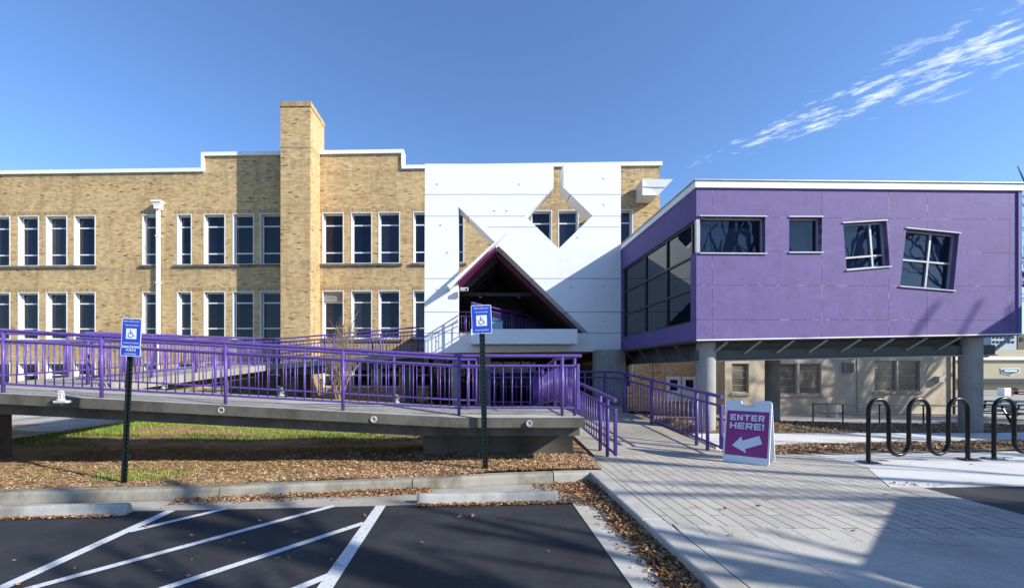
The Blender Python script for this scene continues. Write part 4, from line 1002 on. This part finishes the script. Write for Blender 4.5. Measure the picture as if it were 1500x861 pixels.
p0 = G(1272, 677.5, ZP); p1 = G(1422, 673.5, ZP)
rack(p0.x, p0.y, math.atan2(p1.y-p0.y, p1.x-p0.x), 'complete black wave bike rack with three humps')
p2 = G(1456, 672.5, ZP); rack(p2.x, p2.y, .07, 'black wave bike rack cut off by the right edge of the picture')

# ============================================================ WHEEL STOPS
def wheel_stop(xa, ya, xb, yb, label):
    a = Vector((xa, ya, 0)); b = Vector((xb, yb, 0)); d = (b-a).normalized(); n_ = Vector((-d.y, d.x, 0)); L_ = (b-a).length
    e = MB(); prof = [(0, 0), (.035, .10), (.055, .125), (.115, .125), (.135, .10), (.17, 0)]
    m = len(prof); secs = [(0, .82, .028), (.03, 1, 0), (L_-.03, 1, 0), (L_, .82, .028)]
    vs = []
    for s_, k, q in secs:
        for p_, z in prof: vs.append(a+d*s_+n_*(.085+(p_-.085)*k)+Vector((0, 0, .002+z*(.93 if k < 1 else 1))))
    fs = [(i*m+j, i*m+(j+1) % m, (i+1)*m+(j+1) % m, (i+1)*m+j) for i in range(3) for j in range(m)]+[tuple(range(m)), tuple(range(3*m, 4*m))]
    e.add(vs, fs); o = e.build('wheel_stop', M['stop'], None, bevel=.008)
    return tag(o, label, 'wheel stop', 'concrete wheel stops by the kerb')
wheel_stop(-6.05, 5.02, -4.12, 5.17, 'concrete wheel stop at the far left end of the bay')
wheel_stop(-.77, 5.57, 1.04, 5.69, 'concrete wheel stop between the hatched bay and the walkway')

# ============================================================ BACKGROUND AT RIGHT
pr = empty('patio_railing', (12, 17.3, -.3), 'low thin black railing along the patio under the wing', 'railing')
YR = 16.9
MB().tube([(X_(1190, YR), YR, .46), (X_(1420, YR), YR-.4, .40)], .03, 8).build('handrail', M['black'], pr)
MB().tube([(X_(1190, YR), YR, .12), (X_(1420, YR), YR-.4, .05)], .022, 8).build('mid_rail', M['black'], pr)
for px in (1191, 1232, 1282, 1341, 1396):
    MB().tube([(X_(px, YR), YR-.002*(px-1190), -.5), (X_(px, YR), YR-.002*(px-1190), .45)], .025, 8).build('post', M['black'], pr)
lb = empty('litter_bin', (X_(1219, 19), 19, -.27), 'small grey litter bin by the tan wall behind the black railing', 'bin')
x = X_(1219, 19); MB().tube([(x, 19, -.27), (x, 19, .26)], [.19, .21], 20).build('body', M['alu'], lb, smooth=True); MB().tube([(x, 19, .262), (x, 19, .30), (x, 19, .33)], [.23, .23, .1], 20).build('lid', M['frame_white'], lb, smooth=True)
def picnic(x, y, rz, label):
    e = empty('picnic_table', (x, y, -.27), label, 'table', 'dark picnic tables on the patio')
    for nm, x0, x1, y0, y1, z0, z1 in (('tabletop', -.9, .9, -.38, .38, .43, .48), ('bench', -.9, .9, -.8, -.52, .15, .19), ('bench', -.9, .9, .52, .8, .15, .19)):
        MB().box(x+x0, x+x1, y+y0, y+y1, z0, z1).build(nm, M['black'], e)
    for s1 in (-.65, .65):
        for s2 in (-1, 1): MB().tube([(x+s1, y+s2*.25, .43), (x+s1, y+s2*.6, -.27)], .03, 6).build('leg', M['black'], e)
        MB().box(x+s1-.02, x+s1+.02, y-.75, y+.75, .11, .149).build('crossbar', M['black'], e)
picnic(19.7, 16.4, 0, 'dark picnic table just right of the last column'); picnic(22.0, 18.4, 0, 'dark picnic table farther back at the right edge')
YD = 42.0
db = empty('distant_building', (48, YD, 0), 'long low tan building far behind at the right edge with a dark band and emblem', 'building')
tanm = simple('tan_metal_cladding', (.40, .35, .24), .7, .08, .6)
x0, x1 = X_(1380, YD), X_(1720, YD)
dw = MB().box(x0, x1, YD, YD+8, -.5, Z_(512, YD)).build('wall', tanm, db)
MB().box(x0-.1, x1+.1, YD-.25, YD-.003, Z_(527, YD), Z_(523, YD)).build('pipe', M['white'], dw)
MB().box(x0, x1, YD-.5, YD-.004, Z_(561, YD), Z_(554.5, YD)).build('dark_band', M['dark_frame'], dw)
MB().box(x0, x1, YD-.12, YD-.003, -.5, Z_(574, YD)).build('garage_door', M['dark_frame'], dw)
em = [(1465, 539.5), (1493, 539), (1492.5, 546), (1483, 548.5), (1480, 550), (1476, 548.7), (1466, 546.5)]
MB().plate([[(X_(a, YD), Z_(b, YD)) for a, b in em]], lambda u_, v_, d: (u_, YD-.05+d, v_), .04).build('emblem_border', M['sign_white'], dw)
em2 = [(1466.5, 540.5), (1491.5, 540.2), (1491, 545.2), (1482.5, 547.4), (1480, 548.6), (1476.5, 547.6), (1467.3, 545.5)]
emb = MB().plate([[(X_(a, YD), Z_(b, YD)) for a, b in em2]], lambda u_, v_, d: (u_, YD-.08+d, v_), .02).build('emblem', simple('teal_paint', (.03, .12, .14), .5), dw)
MB().box(X_(1470, YD), X_(1488, YD), YD-.10, YD-.085, Z_(544.2, YD), Z_(541.8, YD)).build('emblem_bar', M['sign_white'], emb)
dt = empty('delivery_truck', (X_(1500, 38), 38, -.4), 'dark red truck parked in front of the distant tan building', 'truck')
xt0, xt1 = X_(1489, 38), X_(1489, 38)+5.5
rd = simple('dark_red_paint', (.18, .02, .025), .4)
MB().box(xt0, xt1-1.7, 37, 39, -.1, Z_(573, 38)).build('cargo_box', rd, dt, bevel=.05); MB().prism([(xt1-1.65, 37.05), (xt1, 37.05), (xt1, 38.95), (xt1-1.65, 38.95)], -.1, [.5, .0, .0, .5]).build('cab', rd, dt, bevel=.05)
for xw in (xt0+.8, xt1-.9):
    for yy in (36.98, 38.8): MB().tube([(xw, yy, -.1), (xw, yy+.22, -.1)], .38, 18).build('wheel', M['black'], dt)
gp = empty('fuel_kiosk', (X_(1473, 36), 36, -.3), 'small white and red kiosk beyond the second bike rack', 'kiosk')
MB().box(X_(1467, 36), X_(1477, 36), 35.8, 36.3, -.5, Z_(568, 36)).build('cabinet', M['white'], gp, bevel=.03); MB().box(X_(1477.2, 36), X_(1480, 36), 35.8, 36.3, -.5, Z_(570, 36)).build('side_panel', rd, gp)
fb = empty('far_building', (95, 90, 0), 'pale blue-grey building with rows of small windows far off at the right edge', 'building')
YF = 95.0
fw = MB().box(X_(1452, YF), X_(1489, YF), YF, YF+14, 0, Z_(487, YF)).build('wall', simple('pale_blue_cladding', (.38, .43, .50), .7), fb)
for k in range(6):
    for zz_ in (492, 499):
        MB().box(X_(1454+k*5.6, YF), X_(1457+k*5.6, YF), YF-.1, YF-.01, Z_(zz_+3.5, YF), Z_(zz_, YF)).build('window', M['glass'], fw)
fb2 = empty('far_building', (110, 90, 0), 'brown brick building far off at the right edge beside the pale blue one', 'building')
fw2 = MB().box(X_(1491, YF), X_(1600, YF), YF, YF+14, 0, Z_(489, YF)).build('wall', simple('brown_brick_far', (.16, .12, .09), .9), fb2)
for k in range(4): MB().box(X_(1494+k*7, YF), X_(1498+k*7, YF), YF-.1, YF-.01, Z_(500, YF), Z_(494, YF)).build('window', M['glass'], fw2)

# neighbour wing beyond the right edge whose roof edge shades the purple corner
nb = empty('neighbouring_wing', (20, 8, 0), 'plain tan brick wing standing beyond the right edge of the view', 'building')
MB().box(15.5, 26, 6.95, 9.45, -.4, 5.18).build('wall', M['brick'], nb)
MB().box(15.46, 26.05, 6.90, 9.5, 5.184, 5.27).build('roof', M['white'], nb)

# ============================================================ VEGETATION
def bare_tree(loc, h, seed, label, name='bare_tree', r0=.16, levels=5, spread=.62, mat='bark', nb_=3, trunk_frac=.28, group='bare winter trees by the car park', updir=.25, leader=True):
    rnd = random.Random(seed); e = empty(name, loc, label, 'tree', group)
    tr_, br_ = MB(), MB(); b = Vector(loc)
    def grow(p, d, ln, r_, lev):
        n = 3; pts = [p]; rr = [r_]; dd = d.copy()
        for i in range(n):
            dd = (dd+Vector((rnd.uniform(-.16, .16), rnd.uniform(-.16, .16), rnd.uniform(-.04, .14)))).normalized()
            pts.append(pts[-1]+dd*ln/n); rr.append(r_*(1-.32*(i+1)/n))
        (tr_ if lev == 0 else br_).tube(pts, rr, 8 if lev == 0 else (5 if lev < 3 else 3), lev < 2)
        if lev >= levels: return
        k = nb_ + (1 if rnd.random() < .5 else 0)
        for i in range(k):
            t = rnd.uniform(.45, 1.0) if i else 1.0
            idx = min(n-1, int(t*n)); q = pts[idx]+(pts[idx+1]-pts[idx])*(t*n-idx) if idx < n else pts[-1]
            az = rnd.uniform(0, 2*math.pi); a = Vector((math.cos(az), math.sin(az), 0)); a = (a-dd*a.dot(dd)).normalized()
            if i == 0 and leader:
                grow(q, (dd+Vector((rnd.uniform(-.12, .12), rnd.uniform(-.12, .12), .25))).normalized(), ln*rnd.uniform(.80, .92), r_*.82, lev+1); continue
            nd = (dd*math.cos(spread*rnd.uniform(.5, 1.2))+a*math.sin(spread*rnd.uniform(.6, 1.25))+Vector((0, 0, updir*.5))).normalized()
            grow(q, nd, ln*rnd.uniform(.58, .82), r_*(.68 if i == 0 else .5), lev+1)
    grow(b-Vector((0, 0, .2)), Vector((rnd.uniform(-.05, .05), rnd.uniform(-.05, .05), 1)), h*trunk_frac, r0, 0)
    tr_.build('trunk', M[mat], e, smooth=True); br_.build('branches', M[mat], e, smooth=False)
    return e
TREES = [((9.4, -1.9, 0), 10.5, 71, .20), ((16.5, -4.6, 0), 15, 73, .30), ((14.2, -3.3, 0), 14, 3, .27), ((20, -4.6, 0), 15, 11, .27), ((26.5, 15.2, -.3), 12.5, 21, .20), ((25, -.6, .0), 17, 31, .2), ((30, 13, 0), 13, 17, .2), ((24, 2.2, 0), 15, 41, .14), ((24.2, 15.4, -.3), 11.5, 9, .15), ((12.5, -4.4, 0), 12, 62, .15)]
tl = ['bare tree just behind the stand-in van', 'thick-trunked bare tree at the rear of the car park', 'bare tree behind the viewer at right', 'tall bare tree beyond the driveway', 'bare tree beside the patio outside the right edge', 'slim bare tree right of the driveway', 'bare tree far beyond the right edge', 'bare tree between the driveway and the neighbouring wing', 'small bare tree at the corner of the patio', 'thin bare tree nearest the viewer at right']
for (loc, h, sd_, r0), lb_ in zip(TREES, tl): bare_tree(loc, h, sd_, lb_, r0=r0, levels=5 if loc[1] > 5 else 3, nb_=3)
bare_tree((X_(501, 12.6), 12.6, .12), 2.9, 4, 'small leafless shrub with pale twigs behind the front run of the ramp', name='bare_shrub', r0=.05, levels=4, spread=.75, mat='twig', nb_=4, trunk_frac=.40, group='', updir=1.6, leader=False)
# trunk-shading tree line behind the camera, reflected in the glass
for k, (x, y) in enumerate(((-14, -16), (-4, -22), (8, -26), (22, -24), (-26, -18))):
    bare_tree((x, y, 0), 11, 50+k, ('bare tree in the row behind the viewer, first from left', 'bare tree in the row behind the viewer, second from left', 'bare tree in the row behind the viewer, third', 'bare tree in the row behind the viewer, at right end', 'bare tree in the row behind the viewer, at left end')[k], levels=4)

def scatter(name, label, n, place, mat, size, kind='leaf', seed=1):
    rnd = random.Random(seed); mb = MB()
    for _ in range(n):
        p = place(rnd)
        if p is None: continue
        s_ = size*rnd.uniform(.5, 1.25); az = rnd.uniform(0, 2*math.pi); t1 = rnd.uniform(-.6, .6); t2 = rnd.uniform(-.5, .5)
        if kind == 'blade':
            hgt = s_; d = Vector((math.cos(az), math.sin(az), 0)); side = Vector((-d.y, d.x, 0))*.0045*(1+size*4)
            tip = p+d*hgt*rnd.uniform(.1, .6)+Vector((0, 0, hgt)); mb.add([p-side, p+side, tip], [(0, 1, 2)]); continue
        if kind == 'straw':
            d = Vector((math.cos(az), math.sin(az), t1*.35))*s_; side = Vector((-math.sin(az), math.cos(az), 0))*.0045*(1+size*6); mb.add([p-side, p+side, p+d+side*.6, p+d-side*.6], [(0, 1, 2, 3)]); continue
        m = Matrix.Rotation(az, 3, 'Z') @ Matrix.Rotation(t1, 3, 'X') @ Matrix.Rotation(t2, 3, 'Y')
        a = s_; b = s_*rnd.uniform(.3, .55); cu = rnd.uniform(-.1, .35)*s_
        vs = [m @ Vector(q) for q in ((-a*.5, 0, cu), (0, -b*.5, 0), (a*.5, 0, cu), (0, b*.5, 0))]
        lift = -min(q.z for q in vs)+.002
        mb.add([p+q+Vector((0, 0, lift)) for q in vs], [(0, 1, 2), (0, 2, 3)])
    o = mb.build(name, mat); tag(o, label, 'ground litter' if kind != 'blade' else 'grass', None, 'stuff'); return o
def vnoise(x, y): return (math.sin(x*1.7+math.sin(y*2.3)*1.3)+math.sin(y*2.9+math.sin(x*1.1)*1.7)+math.sin((x+y)*4.3)*.5)/2.5
# leaves in the mulch bed near the ramp wall and along the kerb
def bed_right(r):
    X = 1.85-abs(r.gauss(0, 1.3)) if r.random() < .6 else r.uniform(-3.5, 1.85)
    Y = r.uniform(kerbY(X)+.19, 7.9)
    return Vector((X, Y, zleft(X, Y))) if X > -6.5 else None
scatter('leaf_litter', 'brown dead leaves covering the mulch bed in front of the ramp', 15000, bed_right, M['leaf_pale'], .055, seed=2)
def bed_left(r):
    X = r.uniform(-7.5, 1.0); Y = kerbY(X)+.19+r.random()**.8*(8.3-kerbY(X))
    return Vector((X, Y, zleft(X, Y)+.004))
scatter('pine_straw', 'pale pine straw spread over the planting bed left of the second sign', 42000, bed_left, M['straw'], .12, 'straw', seed=3)
def bed_back(r):
    X = r.uniform(-9.9, 1.0); Y = r.uniform(8.3, 14.5)
    return Vector((X, Y, zleft(X, Y)+.004)) if vnoise(X*.5, Y*.6) > -.3 else None
scatter('pine_straw', 'pine straw lying under and behind the elevated ramp', 9000, bed_back, M['straw'], .14, 'straw', seed=13)
def gutter_l(r):
    X = r.uniform(-3.9, -.65); d = abs(r.gauss(0, .09))
    if r.random() > .35+.5*(X+3.9)/3.2: return None
    return Vector((X, kerbY(X)-.02-d, .006+max(0, .045-d*.3)*r.random()))
scatter('leaf_litter', 'dead leaves lying in the gutter against the old kerb', 3600, gutter_l, M['leaf'], .05, seed=4)
def stop_l(r):
    X = r.uniform(-.8, 1.25); return Vector((X, 5.56+(X+.77)*.066-abs(r.gauss(0, .035)), .005+r.random()*.02))
scatter('leaf_litter', 'row of dead leaves along the front of the right wheel stop', 900, stop_l, M['leaf'], .045, seed=5)
def stop_l2(r):
    X = r.uniform(-6, -4.2); return Vector((X, 5.01+(X+6.05)*.077-abs(r.gauss(0, .03)), .005+r.random()*.015))
scatter('leaf_litter', 'thin row of dead leaves along the front of the left wheel stop', 600, stop_l2, M['leaf'], .04, seed=6)
def walk_l(r):
    Y = r.uniform(2.0, 6.7); wd = .17 if Y < 5.4 else .17+(Y-5.4)*.5
    X = 1.69-abs(r.gauss(0, wd*.62))
    if X < .75: return None
    if Y < 5.75 and X < 1.25: return None
    if Y > kerbY(X)-.02: return None
    return Vector((X, Y, .01+max(0, (.07-(1.69-X)*.25))*r.random()))
scatter('leaf_litter', 'dark drift of dead leaves piled against the pale walkway kerb', 9500, walk_l, M['leaf'], .055, seed=7)
def mulch_r(r):
    X = r.uniform(4.75, 14.5)
    if r.random() < .4:
        Y = r.uniform(8.2, 8.75)+.097*max(0, X-6)
    else: Y = r.uniform(9.75, 12.6)
    return Vector((X, Y, zright(X, Y)+.004))
scatter('wood_chips', 'pale wood chips and leaves in the beds beside the plaza', 17000, mulch_r, M['leaf_pale'], .065, seed=8)
def plaza_bits(r):
    if r.random() < .5: return Vector((r.uniform(5.6, 6.3), 5.95+r.uniform(-.06, .12), ZP+.006))
    return Vector((r.uniform(2.2, 8.5), r.uniform(3.3, 7.8), ZP+.006))
scatter('fallen_leaf_scatter', 'few stray dead leaves lying on the walkway', 46, plaza_bits, M['leaf'], .06, seed=9)
scatter('fallen_leaf_scatter', 'few stray dead leaves lying on the dark asphalt', 34, lambda r: Vector((r.uniform(-4.5, 1.1), r.uniform(3.0, 5.2), .006)), M['leaf_pale'], .06, seed=10)
def grass_b(r):
    X = r.uniform(-9.9, 0.0); Y = r.uniform(8.8, 13.8)
    k = vnoise(X*.8, Y*1.1)+(.6 if 9.3 < Y < 12.6 and X > -7 else -.2)
    return Vector((X, Y, zleft(X, Y))) if k > .15 else None
scatter('grass', 'green grass patches behind the ramp', 42000, grass_b, M['grass'], .06, 'blade', seed=11)
def grass_f(r):
    X = r.gauss(-4.9, .9); Y = 6.2+abs(r.gauss(0, .35))
    return Vector((X, Y, zleft(X, Y))) if vnoise(X*2, Y*2) > -.1 and Y > kerbY(X)+.2 else None
scatter('grass', 'thin green grass growing round the foot of the left sign', 1900, grass_f, M['grass'], .05, 'blade', seed=12)
def grass_l(r):
    if r.random() < .5: X = -10.0+abs(r.gauss(0, .6)); Y = r.uniform(8.8, 15)
    else: X = r.uniform(-22, -10.6); Y = r.uniform(15.5, 17.5)
    return Vector((X, Y, .19))
scatter('grass', 'green grass strip beside the service road under the ramp', 12000, grass_l, M['grass'], .09, 'blade', seed=14)

# ============================================================ STAND-IN VAN (added unseen beyond the right edge to cast the walkway shadow)
vn = empty('stand_in_van', (7.5, 2.0, .15), 'white stand-in van added unseen beyond the right edge to shade the walkway', 'van')
A_ = Vector((8.5, 4.1, .15)); da = Vector((-.72, -.69, 0)).normalized(); dw_ = Vector((.69, -.72, 0)).normalized()
vmp = lambda a, b, d: A_+da*a+dw_*d+Vector((0, 0, b))
prof = [(0, .30), (0, 1.75), (.18, 2.0), (3.2, 2.05), (3.75, 1.35), (4.6, 1.1), (4.75, .30)]
MB().plate([prof], vmp, 1.9).build('body', M['white'], vn, bevel=.08)
MB().plate([[(3.3, 1.92), (3.72, 1.37), (1.0, 1.37), (1.0, 1.9)]], lambda a, b, d: vmp(a, b, d-.012), .01).build('side_window', M['glass'], vn)
for a in (.95, 3.75):
    for y in (.02, 1.68): MB().tube([vmp(a, .34, y), vmp(a, .34, y+.2)], .34, 24).build('wheel', M['black'], vn, smooth=True)
